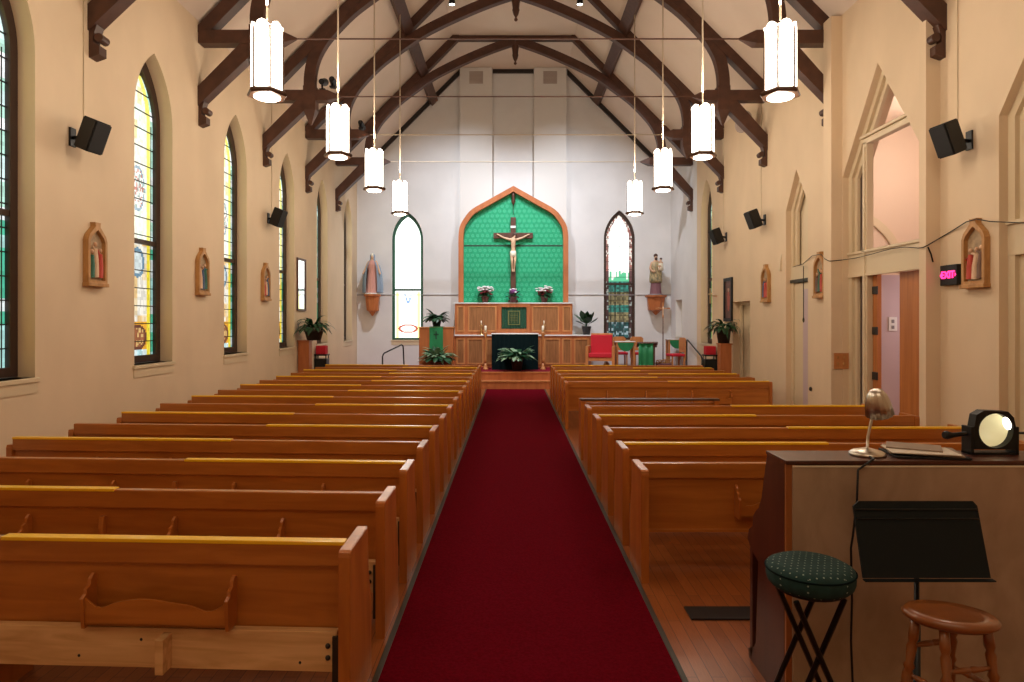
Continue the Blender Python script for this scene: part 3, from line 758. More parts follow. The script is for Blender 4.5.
# crucifix standing on the reredos
t = thing('crucifix', 'dark wooden standing crucifix with pale carved figure against the green hanging', 'crucifix', (U(513.2), 22.05, 2.61))
obj('cross_upright', B(-.085, .085, .0, .07, 0, 2.86, bev=.01), 'crosswood', t)
obj('cross_beam', B(-.66, .66, -.005, .075, 2.15, 2.34, bev=.01), 'crosswood', t)
obj('title_plate', B(-.085, .085, -.012, .0, 2.50, 2.57), 'white', t)
obj('cross_foot', B(-.16, .16, -.06, .12, 0, .09, bev=.01), 'crosswood', t)
V = [(0, -.09, 1.62), (0, -.10, 1.78), (.0, -.11, 1.98), (.0, -.11, 2.08), (.05, -.14, 2.15), (.07, -.15, 2.23),
     (-.12, -.09, 2.08), (-.32, -.05, 2.15), (-.50, -.03, 2.26), (-.57, -.03, 2.29), (.12, -.09, 2.08), (.32, -.05, 2.15), (.50, -.03, 2.26), (.57, -.03, 2.29),
     (-.06, -.08, 1.54), (-.04, -.13, 1.26), (-.03, -.06, 1.00), (-.02, -.09, .88), (.06, -.08, 1.54), (.06, -.13, 1.26), (.03, -.06, 1.00), (.03, -.09, .88)]
E = [(0, 1), (1, 2), (2, 3), (3, 4), (4, 5), (3, 6), (6, 7), (7, 8), (8, 9), (3, 10), (10, 11), (11, 12), (12, 13), (0, 14), (14, 15), (15, 16), (16, 17), (0, 18), (18, 19), (19, 20), (20, 21)]
RR = [.085, .075, .10, .07, .04, .065, .05, .036, .026, .03, .05, .036, .026, .03, .062, .045, .03, .03, .062, .045, .03, .03]
V = [(x_*.97, y_, 2.29-(2.29-z_)*.90) for x_, y_, z_ in V]; RR = [r_*.9 for r_ in RR]
body = skin('carved_figure', V, E, RR, 'ivory', t)
b = bmesh.new(); ell(b, (.07, -.125, 2.245), (.066, .062, .07), 12); ell(b, (.075, -.17, 2.17), (.026, .026, .035), 8); obj('hair', b, 'hair', body)
b = bmesh.new(); lathe(b, [(.07, 1.53), (.10, 1.56), (.105, 1.64), (.09, 1.72), (.06, 1.72)], 16, (0, -.09, 0), 1, .85, .06, 7); obj('loincloth', b, 'candle', body)
# ---------------------------------------------------------------- plants and flowers
def leaf(bm, base, az, el, ln, wd, droop, n=6, mi=0):
    """an arching pointed leaf with a creased middle"""
    p = Vector(base); d = Vector((math.cos(az)*math.cos(el), math.sin(az)*math.cos(el), math.sin(el))); side = Vector((-math.sin(az), math.cos(az), 0))
    prev = None
    for i in range(n+1):
        u = i/n; wv = wd*(math.sin(PI*min(1, u*.93+.07))**.8)
        nn = side.cross(d).normalized()
        a = bm.verts.new(p-side*wv+nn*wv*.25); c = bm.verts.new(p); e = bm.verts.new(p+side*wv+nn*wv*.25)
        if prev:
            for q in ((prev[0], a, c, prev[1]), (prev[1], c, e, prev[2])):
                f = bm.faces.new(q); f.smooth = True; f.material_index = mi
        prev = (a, c, e)
        p = p+d*(ln/n); d = (d+Vector((0, 0, -droop/n))).normalized()
def foliage(n, r, ln, wd, droop, el=(20, 80), z=0, seed=1, pale=0, stem=.3):
    rnd = random.Random(seed); bm = bmesh.new()
    for i in range(n):
        az = rnd.uniform(0, 2*PI); e = R(rnd.uniform(*el)); l = ln*rnd.uniform(.6, 1.1); b0 = Vector((math.cos(az)*r*rnd.random(), math.sin(az)*r*rnd.random(), z))
        d = Vector((math.cos(az)*math.cos(e), math.sin(az)*math.cos(e), math.sin(e))); b1 = b0+d*l*stem
        tube(bm, [b0, b1], .006, 4, cap=False); leaf(bm, b1, az+rnd.uniform(-.3, .3), e*.8, l*(1-stem*.5), wd*rnd.uniform(.7, 1.2), droop*rnd.uniform(.7, 1.3), mi=1 if rnd.random() < pale else 0)
    return bm
def clampf(bm, ax, lo, hi):
    for v in bm.verts:
        c = getattr(v.co, ax)
        if lo is not None and c < lo: setattr(v.co, ax, lo+.004*math.sin(v.index))
        if hi is not None and c > hi: setattr(v.co, ax, hi+.004*math.sin(v.index))
    return bm
def pot_bm(r, h, taper=.75):
    return lathe(bmesh.new(), [(r*taper, 0), (r, h*.85), (r*1.06, h*.86), (r*1.06, h), (r*.9, h), (r*.88, h*.8)], 20)
def plant(name, lb, loc, potr, poth, potm, fol, cat='plant'):
    t = thing(name, lb, cat, loc); obj('pot', pot_bm(potr, poth), potm, t); obj('foliage', fol, ['leaf', 'leaf_l'], t); return t
def flowers(lb, loc, cols, seed, r=.26, h=.22, pm='pot_b'):
    t = thing('flower_arrangement', lb, 'flowers', loc); obj('vase', pot_bm(.13, h, .6), pm, t)
    obj('foliage', foliage(34, .08, .26, .045, 1.2, (-5, 70), h, seed), ['leaf', 'leaf_l'], t)
    rnd = random.Random(seed)
    for ci, (cm, n, zlo, zhi, rad) in enumerate(cols):
        b = bmesh.new()
        for i in range(n):
            a = rnd.uniform(0, 2*PI); q = rad*math.sqrt(rnd.random()); zz = h+rnd.uniform(zlo, zhi)
            zz -= (q/rad)**2*.07
            for kx in range(5): ell(b, (math.cos(a)*q+.026*math.cos(kx*1.257), math.sin(a)*q+.026*math.sin(kx*1.257), zz), (.026, .026, .02), 6)
        obj('blossom', b, cm, t)
Zr = 2.61
flowers('white and dark red flower arrangement on the reredos, left of the crucifix', (U(485), 21.96, Zr), [('flower_w', 42, .22, .34, .27), ('flower_r', 26, .08, .24, .22)], 3)
flowers('white and dark red flower arrangement on the reredos, right of the crucifix', (U(544.5), 21.96, Zr), [('flower_w', 42, .22, .34, .27), ('flower_r', 26, .08, .24, .22)], 5)
flowers('small purple and white flowers at the foot of the crucifix', (U(514)-.02, 21.86, Zr), [('flower_p', 22, .10, .22, .12), ('flower_w', 10, .16, .26, .15), ('flower_r', 10, -.12, .08, .08)], 8, h=.22, pm='plum')
YC = 21.7
def Pt(px, py, Y): return ((px-512)*Y/F, Y, 2-(py-321)*Y/F)
# ---------------------------------------------------------------- altar
t = thing('altar', 'altar draped in very dark green cloth with white top, centre of the sanctuary', 'altar', (Pt(515, 0, 20.5)[0], 20.5, .486))
b = bmesh.new(); hw = .725; n = 36; prev = None
for i in range(n+1):
    u = i/n; x = -hw+2*hw*u; y = -.03*math.sin(PI*u)+.008*math.sin(i*1.9)
    q = [b.verts.new((x, y, z)) for z in (.0, .5, 1.10)]
    if prev:
        for j in range(2): f = b.faces.new((prev[j], q[j], q[j+1], prev[j+1])); f.smooth = True
    prev = q
obj('front_cloth', b, 'altar_cloth', t)
obj('altar_block', B(-.715, .715, .02, .74, 0, 1.09), 'redwood', t)
obj('side_cloth', B(-.725, -.715, .012, .74, .1, 1.10), 'altar_cloth', t); obj('side_cloth', B(.715, .725, .012, .74, .1, 1.10), 'altar_cloth', t)
obj('top_cloth', B(-.74, .74, -.03, .76, 1.10, 1.125, bev=.008), 'white_cloth', t)
tt = plant('potted_plant', 'spreading peace lily on the floor in front of the dark altar cloth', (Pt(517, 371, 19.98)[0], 19.99, .486), .18, .40, 'pot', clampf(foliage(90, .12, .52, .075, 1.2, (5, 60), .42, 11, .7), 'y', None, .44))
# floor candle stands
def candle_stand(px, lb):
    x = (px-512)*20.6/F; t = thing('candle_stand', lb, 'candle stand', (x, 20.6, .486), 0, 'candle stands flanking the altar')
    obj('stand_base', lathe(bmesh.new(), [(.09, 0), (.09, .02), (.06, .06), (.04, .12), (.03, .2)], 16), 'honey', t)
    obj('stand_stem', lathe(bmesh.new(), [(.03, .18), (.045, .3), (.026, .4), (.03, .8), (.045, .9), (.028, 1.0), (.07, 1.12), (.075, 1.15), (.02, 1.16)], 14), 'honey', t)
    obj('candle', lathe(bmesh.new(), [(.035, 1.15), (.035, 1.36), (.005, 1.37)], 12), 'candle', t)
candle_stand(485.5, 'tall wooden candle stand left of the altar'); candle_stand(543, 'tall wooden candle stand right of the altar')
def candlestick(px, lb):
    t = thing('candlestick', lb, 'candlestick', ((px-512)*YC/F, YC, 1.545), 0, 'brass candlesticks on the counter')
    obj('holder', lathe(bmesh.new(), [(.09, 0), (.09, .015), (.03, .05), (.018, .1), (.035, .16), (.016, .2), (.016, .26), (.05, .30), (.052, .32), (.02, .33)], 14), 'gold', t)
    obj('candle', lathe(bmesh.new(), [(.02, .32), (.02, .46), (.004, .47)], 10), 'candle', t)
candlestick(481.3, 'small brass candlestick on the counter left of the tabernacle'); candlestick(544, 'small brass candlestick on the counter right of the tabernacle')
x, y, z = Pt(586.5, 335, 21.85)
plant('potted_plant', 'broad leaved plant in a dark pot on the right end of the altar counter', (x, y, 1.545), .15, .28, 'pot', foliage(12, .03, .55, .13, .6, (38, 88), .26, 24, 0, .35))
# ---------------------------------------------------------------- ambo with plants
x0 = Pt(419, 0, 20.4)[0]; x1 = Pt(453, 0, 20.4)[0]
t = thing('ambo', 'wide oak pulpit with a green cloth over its front, left of the altar', 'pulpit', ((x0+x1)/2, 20.4, .486)); hw = (x1-x0)/2
obj('pulpit_body', B(-hw, hw, 0, .5, 0, 1.30), 'redwood', t); obj('pulpit_top', B(-hw-.02, hw+.02, -.02, .52, 1.30, 1.33, bev=.006), 'honey', t)
b = bmesh.new(); box(b, -.20, .22, -.03, -.004, .55, 1.32); box(b, -.20, .22, -.03, .4, 1.332, 1.345); obj('green_cloth', b, 'gcloth', t)
b = bmesh.new(); box(b, -.012, .032, -.036, -.028, .95, 1.2); box(b, -.07, .09, -.036, -.028, 1.08, 1.12); obj('cloth_cross', b, 'veil', t)
plant('potted_plant', 'dark leafy plant standing on top of the pulpit', ((x0+x1)/2-.02, 20.75, .486+1.345), .15, .2, 'pot', foliage(44, .06, .50, .085, 1.9, (20, 80), .16, 31))
plant('potted_plant', 'pale green leafy plant on the floor in front of the pulpit', ((x0+x1)/2+.07, 20.02, .486), .2, .28, 'pot_b', foliage(90, .12, .56, .08, 1.5, (20, 85), .30, 33, .6))
# hand rail left
def rail(lb, pts):
    t = thing('handrail', lb, 'handrail', (pts[0][0], pts[0][1], 0)); b = bmesh.new(); o = Vector((pts[0][0], pts[0][1], 0))
    pp = [Vector(p)-o for p in pts]; q = [pp[0]]
    for i in range(1, len(pp)-1):
        a = (pp[i-1]-pp[i]).normalized(); c = (pp[i+1]-pp[i]).normalized(); q += [pp[i]+a*.08, pp[i]+(a+c)*.03, pp[i]+c*.08]
    q.append(pp[-1]); tube(b, q, .022, 8); obj('rail_tube', b, 'black_m', t)
    for e in (pp[0], pp[-1]): obj('rail_foot', lathe(bmesh.new(), [(.05, 0), (.05, .012), (.025, .02)], 12, e), 'black_m', t)
a = Pt(382.5, 354, 19.1); c = Pt(403, 344, 19.9)
rail('bent black handrail beside the left end of the altar steps', [(a[0], 19.1, 0), (a[0], 19.1, a[2]), (c[0], 19.9, c[2]), (c[0]+.04, 19.9, .486)])
a = Pt(694, 339, 19.9); c = Pt(706, 357, 18.3)
rail('bent black handrail beside the right end of the altar steps', [(5.27, 19.9, .486), (5.27, 19.9, a[2]), (5.27, 18.3, 1.0), (5.27, 18.3, 0)])
# ---------------------------------------------------------------- statues
def console(lb, px0, px1, ptop, pbot):
    x = ((px0+px1)/2-512)*22.05/F; hw = (px1-px0)/2*YB/F; zt = 2-(ptop-321)*22.1/F; zb = 2-(pbot-321)*22.2/F; h = zt-zb
    t = thing('statue_console', lb, 'shelf', (x, YB, zb), 0, 'wall consoles under the statues')
    obj('console_body', lathe(bmesh.new(), [(.02, .0), (hw*.45, h*.2), (hw*.72, h*.25), (hw*.9, h*.88), (hw*.95, h*.9)], 8, (0, -.30, 0), 1, .8, phase=R(22.5), smooth=False), 'redwood', t)
    obj('console_back', B(-hw*.6, hw*.6, -.10, -.0, h*.25, h*.9), 'redwood', t)
    obj('console_top', lathe(bmesh.new(), [(hw*.98, h*.9), (hw*1.06, h*.93), (hw*1.06, h), (hw, h)], 8, (0, -.30, 0), 1, .9, phase=R(22.5), smooth=False), 'redwood', t)
    return x, YB-.30, zt
def robed(bm_or_none, prof, fold=.05, nf=11, sx=1, sy=.75, n=40): return lathe(bmesh.new(), prof, n, (0, 0, 0), sx, sy, fold, nf)
def face(b, c, s=1):
    ell(b, (c[0], c[1]-.058*s, c[2]-.008*s), (.010*s, .016*s, .018*s), 8)
x, y, z = console('carved wooden wall console under the statue in a blue mantle', 364.5, 380.5, 294.5, 316)
t = thing('statue', 'painted statue of a woman in blue mantle and pink gown, left of the altar', 'statue', (x, y, z))
V = [(0, 0, .75), (0, 0, .95), (0, 0, 1.10), (0, 0, 1.16), (0, -.01, 1.22), (0, -.01, 1.29), (-.12, 0, 1.08), (-.20, -.06, .88), (-.27, -.14, .72), (-.29, -.17, .66), (.12, 0, 1.08), (.20, -.06, .88), (.27, -.14, .72), (.29, -.17, .66)]
E = [(0, 1), (1, 2), (2, 3), (3, 4), (4, 5), (2, 6), (6, 7), (7, 8), (8, 9), (2, 10), (10, 11), (11, 12), (12, 13)]
bd = skin('figure', V, E, [.10, .10, .08, .04, .062, .060, .055, .045, .03, .03, .055, .045, .03, .03], 'skin', t)
obj('pink_gown', robed(None, [(.19, 0), (.18, .05), (.155, .3), (.135, .6), (.12, .78), (.14, .95), (.12, 1.08), (.05, 1.15)], .06, 11, 1.3), 'pinkrobe', bd)
b = bmesh.new()                                          # mantle: open shell round the back and the arms
for i in range(28):
    a0 = R(-56+292*i/28); a1 = R(-56+292*(i+1)/28)
    pr = [(.30, .06), (.30, .3), (.28, .55), (.27, .72), (.22, .92), (.165, 1.07), (.085, 1.16), (.085, 1.30), (.05, 1.36)]
    def P(a, r, z_): 
        sd = 1.12 if z_ < .95 else 1; rr = r*(1+.05*math.sin(a*13)); return (math.cos(a)*rr*sd, math.sin(a)*rr*.75+.01, z_)
    for j in range(len(pr)-1):
        f = b.faces.new([b.verts.new(P(a, *pr[k_])) for a, k_ in ((a0, j), (a1, j), (a1, j+1), (a0, j+1))]); f.smooth = True
bmesh.ops.remove_doubles(b, verts=b.verts[:], dist=1e-4); obj('blue_mantle', b, 'blue', bd)
obj('pedestal', lathe(bmesh.new(), [(.25, -.0), (.26, .02), (.25, .045)], 20, (0, 0, 0), 1, .8), 'white', t)
b = bmesh.new(); ell(b, (0, .012, 1.30), (.07, .065, .075), 12); obj('veil', b, 'candle', bd)
x, y, z = console('carved wooden wall console under the statue holding a child', 645.5, 666, 295.5, 315)
t = thing('statue', 'painted statue of a bearded man in robes carrying a small child, right wall corner', 'statue', (x, y, z))
V = [(0, 0, .75), (0, 0, .95), (0, 0, 1.10), (0, -.01, 1.17), (0, -.02, 1.24), (0, -.02, 1.31), (-.13, 0, 1.08), (-.20, -.06, .88), (-.12, -.18, .78), (-.04, -.2, .80), (.13, 0, 1.08), (.20, -.06, .90), (.14, -.20, .86), (.06, -.22, .90)]
bd = skin('figure', V, E, [.10, .10, .08, .045, .062, .060, .055, .045, .03, .03, .055, .045, .03, .03], 'skin', t)
obj('plum_gown', robed(None, [(.20, 0), (.19, .05), (.165, .3), (.16, .52), (.15, .64)], .06), 'plum', bd)
obj('tan_mantle', robed(None, [(.19, .42), (.21, .52), (.205, .65), (.19, .8), (.20, .95), (.15, 1.08), (.06, 1.14)], .05, 9), 'tan', bd)
b = bmesh.new(); ell(b, (0, .012, 1.33), (.072, .07, .07), 12); ell(b, (0, -.065, 1.22), (.045, .03, .055), 10); obj('hair', b, 'hair', bd)
V = [(.12, -.20, .95), (.12, -.20, 1.08), (.12, -.2, 1.14), (.13, -.2, 1.19), (.19, -.24, 1.06), (.06, -.25, 1.10), (.08, -.24, .92), (.07, -.27, .80)]
ch = skin('child', V, [(0, 1), (1, 2), (2, 3), (1, 4), (1, 5), (0, 6), (6, 7)], [.065, .055, .03, .045, .025, .025, .03, .022], 'skin', t)
obj('child_gown', lathe(bmesh.new(), [(.09, .82), (.085, .95), (.07, 1.06), (.03, 1.12)], 16, (.12, -.20, 0), 1, .9, .05, 7), 'candle', ch)
b = bmesh.new(); ell(b, (.13, -.19, 1.205), (.045, .045, .04), 10); obj('child_hair', b, 'hair', ch)
obj('pedestal', lathe(bmesh.new(), [(.26, 0), (.27, .02), (.26, .045)], 20, (0, 0, 0), 1, .8), 'grey', t)
# ---------------------------------------------------------------- sanctuary furniture on the right
ZS = .486
def armchair(lb, loc, rz):
    t = thing('presider_chair', lb, 'chair', loc, rz)
    for x in (-.45, .36): obj('side_panel', B(x, x+.09, -.28, .26, 0, .74, bev=.012), 'honey', t)
    obj('seat', B(-.36, .36, -.28, .2, .38, .52, bev=.03), 'red', t); obj('seat_frame', B(-.36, .36, -.26, .22, .28, .38), 'honey', t)
    obj('backrest', B(-.34, .34, .12, .22, .48, 1.08, bev=.03), 'red', t); obj('back_frame', B(-.34, .34, .22, .27, .30, 1.13, bev=.02), 'honey', t)
    return t
armchair('large red upholstered armchair with oak sides, right of the altar', (Pt(601, 0, 20.6)[0], 20.6, ZS), R(-14))
def side_chair(lb, loc, rz):
    t = thing('server_chair', lb, 'chair', loc, rz)
    for x, y, h in ((-.21, -.2, .42), (.17, -.2, .42), (-.21, .18, .42), (.17, .18, .42)): obj('leg', B(x, x+.045, y, y+.045, 0, h), 'honey', t)
    obj('seat', B(-.23, .23, -.22, .22, .42, .50, bev=.025), 'red', t)
    obj('backrest', flat([(-.22, .3), (-.17, .3), (-.17, .55), (.17, .55), (.17, .3), (.22, .3), (.22, .95), (.15, 1.0), (-.15, 1.0), (-.22, .95)], [[(-.10, .62), (-.04, .62), (-.04, .72), (-.10, .72)], [(.04, .62), (.10, .62), (.10, .72), (.04, .72)]], .035, 'XZ', .22), 'honey', t)
    return t
side_chair('oak chair with red seat standing behind the green draped table, left one', (Pt(620, 0, 21.6)[0], 21.6, ZS), 0)
side_chair('oak chair with red seat standing behind the lectern', (Pt(639, 0, 21.5)[0], 21.5, ZS), R(8))
side_chair('oak chair with red seat turned sideways near the right wall', (Pt(683, 0, 20.5)[0]-.24, 20.5, ZS), R(-80))
def table(lb, loc, w_, d, h, cloth, rz=0):
    t = thing('side_table', lb, 'table', loc, rz)
    for sx in (-1, 1):
        for sy in (-1, 1): obj('leg', B(sx*(w_/2-.04)-.03, sx*(w_/2-.04)+.03, sy*(d/2-.04)-.03, sy*(d/2-.04)+.03, 0, h-.03), 'honey', t)
    obj('tabletop', B(-w_/2, w_/2, -d/2, d/2, h-.03, h), 'honey', t)
    b = bmesh.new(); pts = [(w_*.42*math.cos(a), h-.02+.27*math.sin(a)) for a in [PI+PI*i/14 for i in range(15)]]
    g = flat(pts, [], .012, 'XZ', -d/2-.016); o = obj('green_drape', g, 'gcloth', t)
    obj('white_cover', B(-w_/2-.01, w_/2+.01, -d/2-.01, d/2+.01, h, h+.012), 'white_cloth', t)
    return t
table('small oak table with white cover and rounded green drape beside the red armchair', (Pt(626.5, 0, 20.4)[0], 20.75, ZS), .60, .45, .86, 1)
table('small table with white top and green drape near the right wall', (Pt(676, 0, 21.3)[0], 21.3, ZS), .6, .4, .92, 1)
t = thing('lectern', 'slanted dark lectern with a green cloth hanging over its front', 'lectern', (Pt(646.5, 0, 20.1)[0], 20.1, ZS), R(-8))
obj('lectern_body', B(-.22, .26, .04, .34, 0, .80), 'crosswood', t)
b = flat([(-.04, .84), (.42, .70), (.44, .73), (-.02, .88)], [], .62, 'YZ', -.28); obj('lectern_top', b, 'crosswood', t)
b = bmesh.new(); n = 14; prev = None
for i in range(n+1):
    x = -.24+.44*i/n; yy = .0-.014*math.sin(i*1.1); q = [b.verts.new((x, yy, z_)) for z_ in (.12, .5, .87)]+[b.verts.new((x, .30, .785))]
    if prev:
        for j in range(3): f = b.faces.new((prev[j], q[j], q[j+1], prev[j+1])); f.smooth = True
    prev = q
obj('green_cloth', b, 'gcloth', t)
x = Pt(663, 0, 21.2)[0]; t = thing('processional_cross', 'slender processional cross on a tall pole near the right wall', 'cross', (x, 21.2, ZS))
obj('pole', lathe(bmesh.new(), [(.14, 0), (.14, .03), (.02, .06), (.016, 1.65)], 12), 'crosswood', t)
b = box(bmesh.new(), -.02, .02, -.012, .012, 1.60, 2.12, bev=.004); obj('cross_upright', b, 'honey', t); obj('cross_arm', B(-.23, .23, -.014, .014, 1.90, 1.94, bev=.004), 'honey', t)
b = bmesh.new(); tube(b, [(0, -.02, 1.7), (0, -.03, 1.86), (0, -.03, 1.98)], [.012, .02, .022], 8); tube(b, [(-.17, -.02, 1.95), (0, -.03, 1.88), (.17, -.02, 1.95)], .009, 6); obj('small_figure', b, 'ivory', t)
x = Pt(664, 0, 20.5)[0]; t = thing('planter_box', 'low burgundy planter with dried pale flowers beside the lectern', 'planter', (x, 20.5, ZS))
obj('box', B(-.24, .24, -.12, .12, 0, .20, bev=.01), 'plum', t)
b = bmesh.new(); rnd = random.Random(4)
for i in range(60): ell(b, (rnd.uniform(-.24, .22), rnd.uniform(-.1, .1), .2+rnd.uniform(0, .12)), (.022, .022, .022), 6)
obj('dried_flowers', b, 'terracotta', t)
for (px, py, lb) in ((641, 356, 'small white jar below the chair behind the lectern'), (606.5, 362, 'small white bag under the red armchair')):
    x, y, z_ = Pt(px, py, 21.0); tag(obj('white_jar', lathe(bmesh.new(), [(.08, 0), (.10, .08), (.10, .16), (.06, .2), (.05, .23)], 14), 'white', None, False, (x, 21.0, ZS)), lb, 'jar')
# ---------------------------------------------------------------- pedestals by the side walls with plants, small stands
t = thing('pedestal', 'oak pedestal against the left wall under a large plant', 'pedestal', (-5.095, 16.25, 0)); obj('column', B(-.135, .135, -.13, .13, 0, 1.50, bev=.01), 'redwood', t); obj('pedestal_top', B(-.15, .15, -.15, .15, 1.50, 1.53), 'redwood', t); obj('pedestal_base', B(-.15, .15, -.15, .15, 0, .08), 'redwood', t)
plant('potted_plant', 'large arching plant in a dark bowl by the left wall', (-4.86, 16.2, 1.53), .22, .24, 'pot', clampf(foliage(64, .10, .54, .038, 2.3, (25, 85), .2, 41), 'x', -.36, None))
t = thing('pedestal', 'oak pedestal against the right wall beside the door opening', 'pedestal', (5.07, 15.75, 0)); obj('column', B(-.13, .13, -.13, .13, 0, 1.44, bev=.01), 'redwood', t); obj('pedestal_top', B(-.15, .15, -.15, .15, 1.44, 1.47), 'redwood', t); obj('pedestal_base', B(-.15, .15, -.15, .15, 0, .08), 'redwood', t)
plant('potted_plant', 'dark arching plant in a pot on the right pedestal', (5.05, 15.75, 1.47), .17, .34, 'pot', clampf(foliage(56, .1, .48, .038, 2.2, (15, 80), .3, 43), 'x', None, .30))
def votive(x, y, lb):
    t = thing('votive_stand', lb, 'candle stand', (x, y, 0), 0, 'votive candle stands by the walls')
    b = bmesh.new()
    for a, c in ((-.14, -.12), (.14, -.12), (-.14, .12), (.14, .12)): tube(b, [(a, c, 0), (a, c, 1.1)], .014, 6)
    obj('stand_frame', b, 'black_m', t); obj('tray', B(-.17, .17, -.15, .15, 1.08, 1.12, bev=.006), 'black_m', t); obj('shelf', B(-.16, .16, -.14, .14, .40, 1.0, bev=.01), 'black_m', t)
    obj('red_box', B(-.13, .13, -.12, .12, 1.12, 1.34, bev=.015), 'red', t)
votive(-5.075, 17.62, 'black stand with a red box on top beside the left pedestal'); votive(5.20, 17.35, 'black stand with a red box on top beside the right pedestal')
t = thing('wall_mirror', 'tall narrow framed glass on the left wall above the plant', 'mirror', (XL, 16.4, 2.9), PI/2)
obj('frame', flat([(-.33, -.65), (.33, -.65), (.33, .65), (-.33, .65)], [[(-.28, -.6), (.28, -.6), (.28, .6), (-.28, .6)]], .035, 'XZ', -.037), 'crosswood', t); obj('glass', B(-.29, .29, -.018, -.004, -.61, .61), 'mirror', t)
t = thing('framed_picture', 'tall dark framed picture on the right wall above the pedestal plant', 'picture', (XR, 16.37, 2.53), -PI/2)
obj('frame', flat([(-.31, -.54), (.31, -.54), (.31, .54), (-.31, .54)], [[(-.24, -.46), (.24, -.46), (.24, .46), (-.24, .46)]], .04, 'XZ', -.042), 'black', t)
def grid(w_, h, nx, nz, fn):
    bm = bmesh.new(); lay = bm.loops.layers.float_color.new('col')
    vv = [[bm.verts.new((-w_/2+w_*i/nx, 0, -h/2+h*j/nz)) for i in range(nx+1)] for j in range(nz+1)]
    for j in range(nz):
        for i in range(nx):
            f = bm.faces.new((vv[j][i], vv[j][i+1], vv[j+1][i+1], vv[j+1][i])); c = f.calc_center_median(); col = fn(c.x, c.z)
            for l in f.loops: l[lay] = (*col, 1)
    return bm
def pic(x, z):
    d = math.hypot(x/.09, (z+.02)/.26)
    if math.hypot(x, z-.25) < .05: return (.5, .3, .2)
    return (.42, .10, .07) if d < 1 else (.10+.08*H(math.floor(x/.05), math.floor(z/.06)), .07, .06)
g = grid(.5, .94, 16, 30, pic); bmesh.ops.translate(g, verts=g.verts[:], vec=(0, -.012, 0)); obj('picture_sheet', g, 'paint', t)
t = thing('wall_cross', 'small gilt cross on a bracket on the right wall beside the window', 'cross', (XR, 17.35, 2.66), -PI/2)
obj('cross_body', flat([(-.02, -.2), (.02, -.2), (.02, .03), (.13, .03), (.13, .07), (.02, .07), (.02, .2), (-.02, .2), (-.02, .07), (-.13, .07), (-.13, .03), (-.02, .03)], [], .02, 'XZ', -.18), 'gold', t); b = bmesh.new(); tube(b, [(0, -.165, 0), (0, 0, 0)], .012, 6); obj('bracket', b, 'gold', t)
# ---------------------------------------------------------------- loudspeakers
def speaker(lb, loc, rz, side):
    t = thing('wall_loudspeaker', lb, 'loudspeaker', loc, 0, 'black loudspeakers on the walls')
    rot = Euler((R(22), 0, rz)); b = bmesh.new(); w_, h, d = .12, .19, .115
    pr = [(-w_, -d), (w_, -d), (w_*.7, d), (-w_*.7, d)]
    lo = [b.verts.new((x, y, -h)) for x, y in pr]; hi = [b.verts.new((x, y, h)) for x, y in pr]
    b.faces.new(lo[::-1]); b.faces.new(hi)
    for j in range(4): b.faces.new((lo[j], lo[(j+1) % 4], hi[(j+1) % 4], hi[j]))
    bmesh.ops.bevel(b, geom=b.edges[:], offset=.012, segments=2, affect='EDGES')
    bmesh.ops.transform(b, matrix=rot.to_matrix().to_4x4(), verts=b.verts[:]); cb = obj('cabinet', b, 'black', t)
    b = box(bmesh.new(), -w_*.9, w_*.9, -d-.008, -d+.004, -h*.92, h*.92, bev=.004); bmesh.ops.transform(b, matrix=rot.to_matrix().to_4x4(), verts=b.verts[:]); obj('grille', b, 'grille', t)
    wx = (XL if side < 0 else XR)-loc[0]
    b = bmesh.new(); tube(b, [(0, 0, 0), (wx, .05, -.02)], .022, 8); x0, x1 = sorted((wx, wx-side*.02)); box(b, x0, x1, 0, .1, -.12, .10); obj('wall_bracket', b, 'black', t)
    x0 = wx-side*.006; b = bmesh.new(); tube(b, [(x0, .26, -.02), (x0, .26, 6.9-loc[2])], .006, 5); obj('conduit', b, 'trim', t)
speaker('black loudspeaker on the left wall near the camera', (-4.98, 7.82, 4.20), R(80), -1)
speaker('black loudspeaker on the left wall beside the fourth window', (-5.02, 14.15, 4.22), R(80), -1)
speaker('black loudspeaker on the right wall above the exit sign', (5.10, 7.70, 4.13), R(-80), 1)
speaker('black loudspeaker on the right wall between door and narrow arch', (5.12, 13.98, 4.16), R(-80), 1)
speaker('black loudspeaker on the right wall farthest from the camera', (5.12, 16.5, 4.12), R(-80), 1)
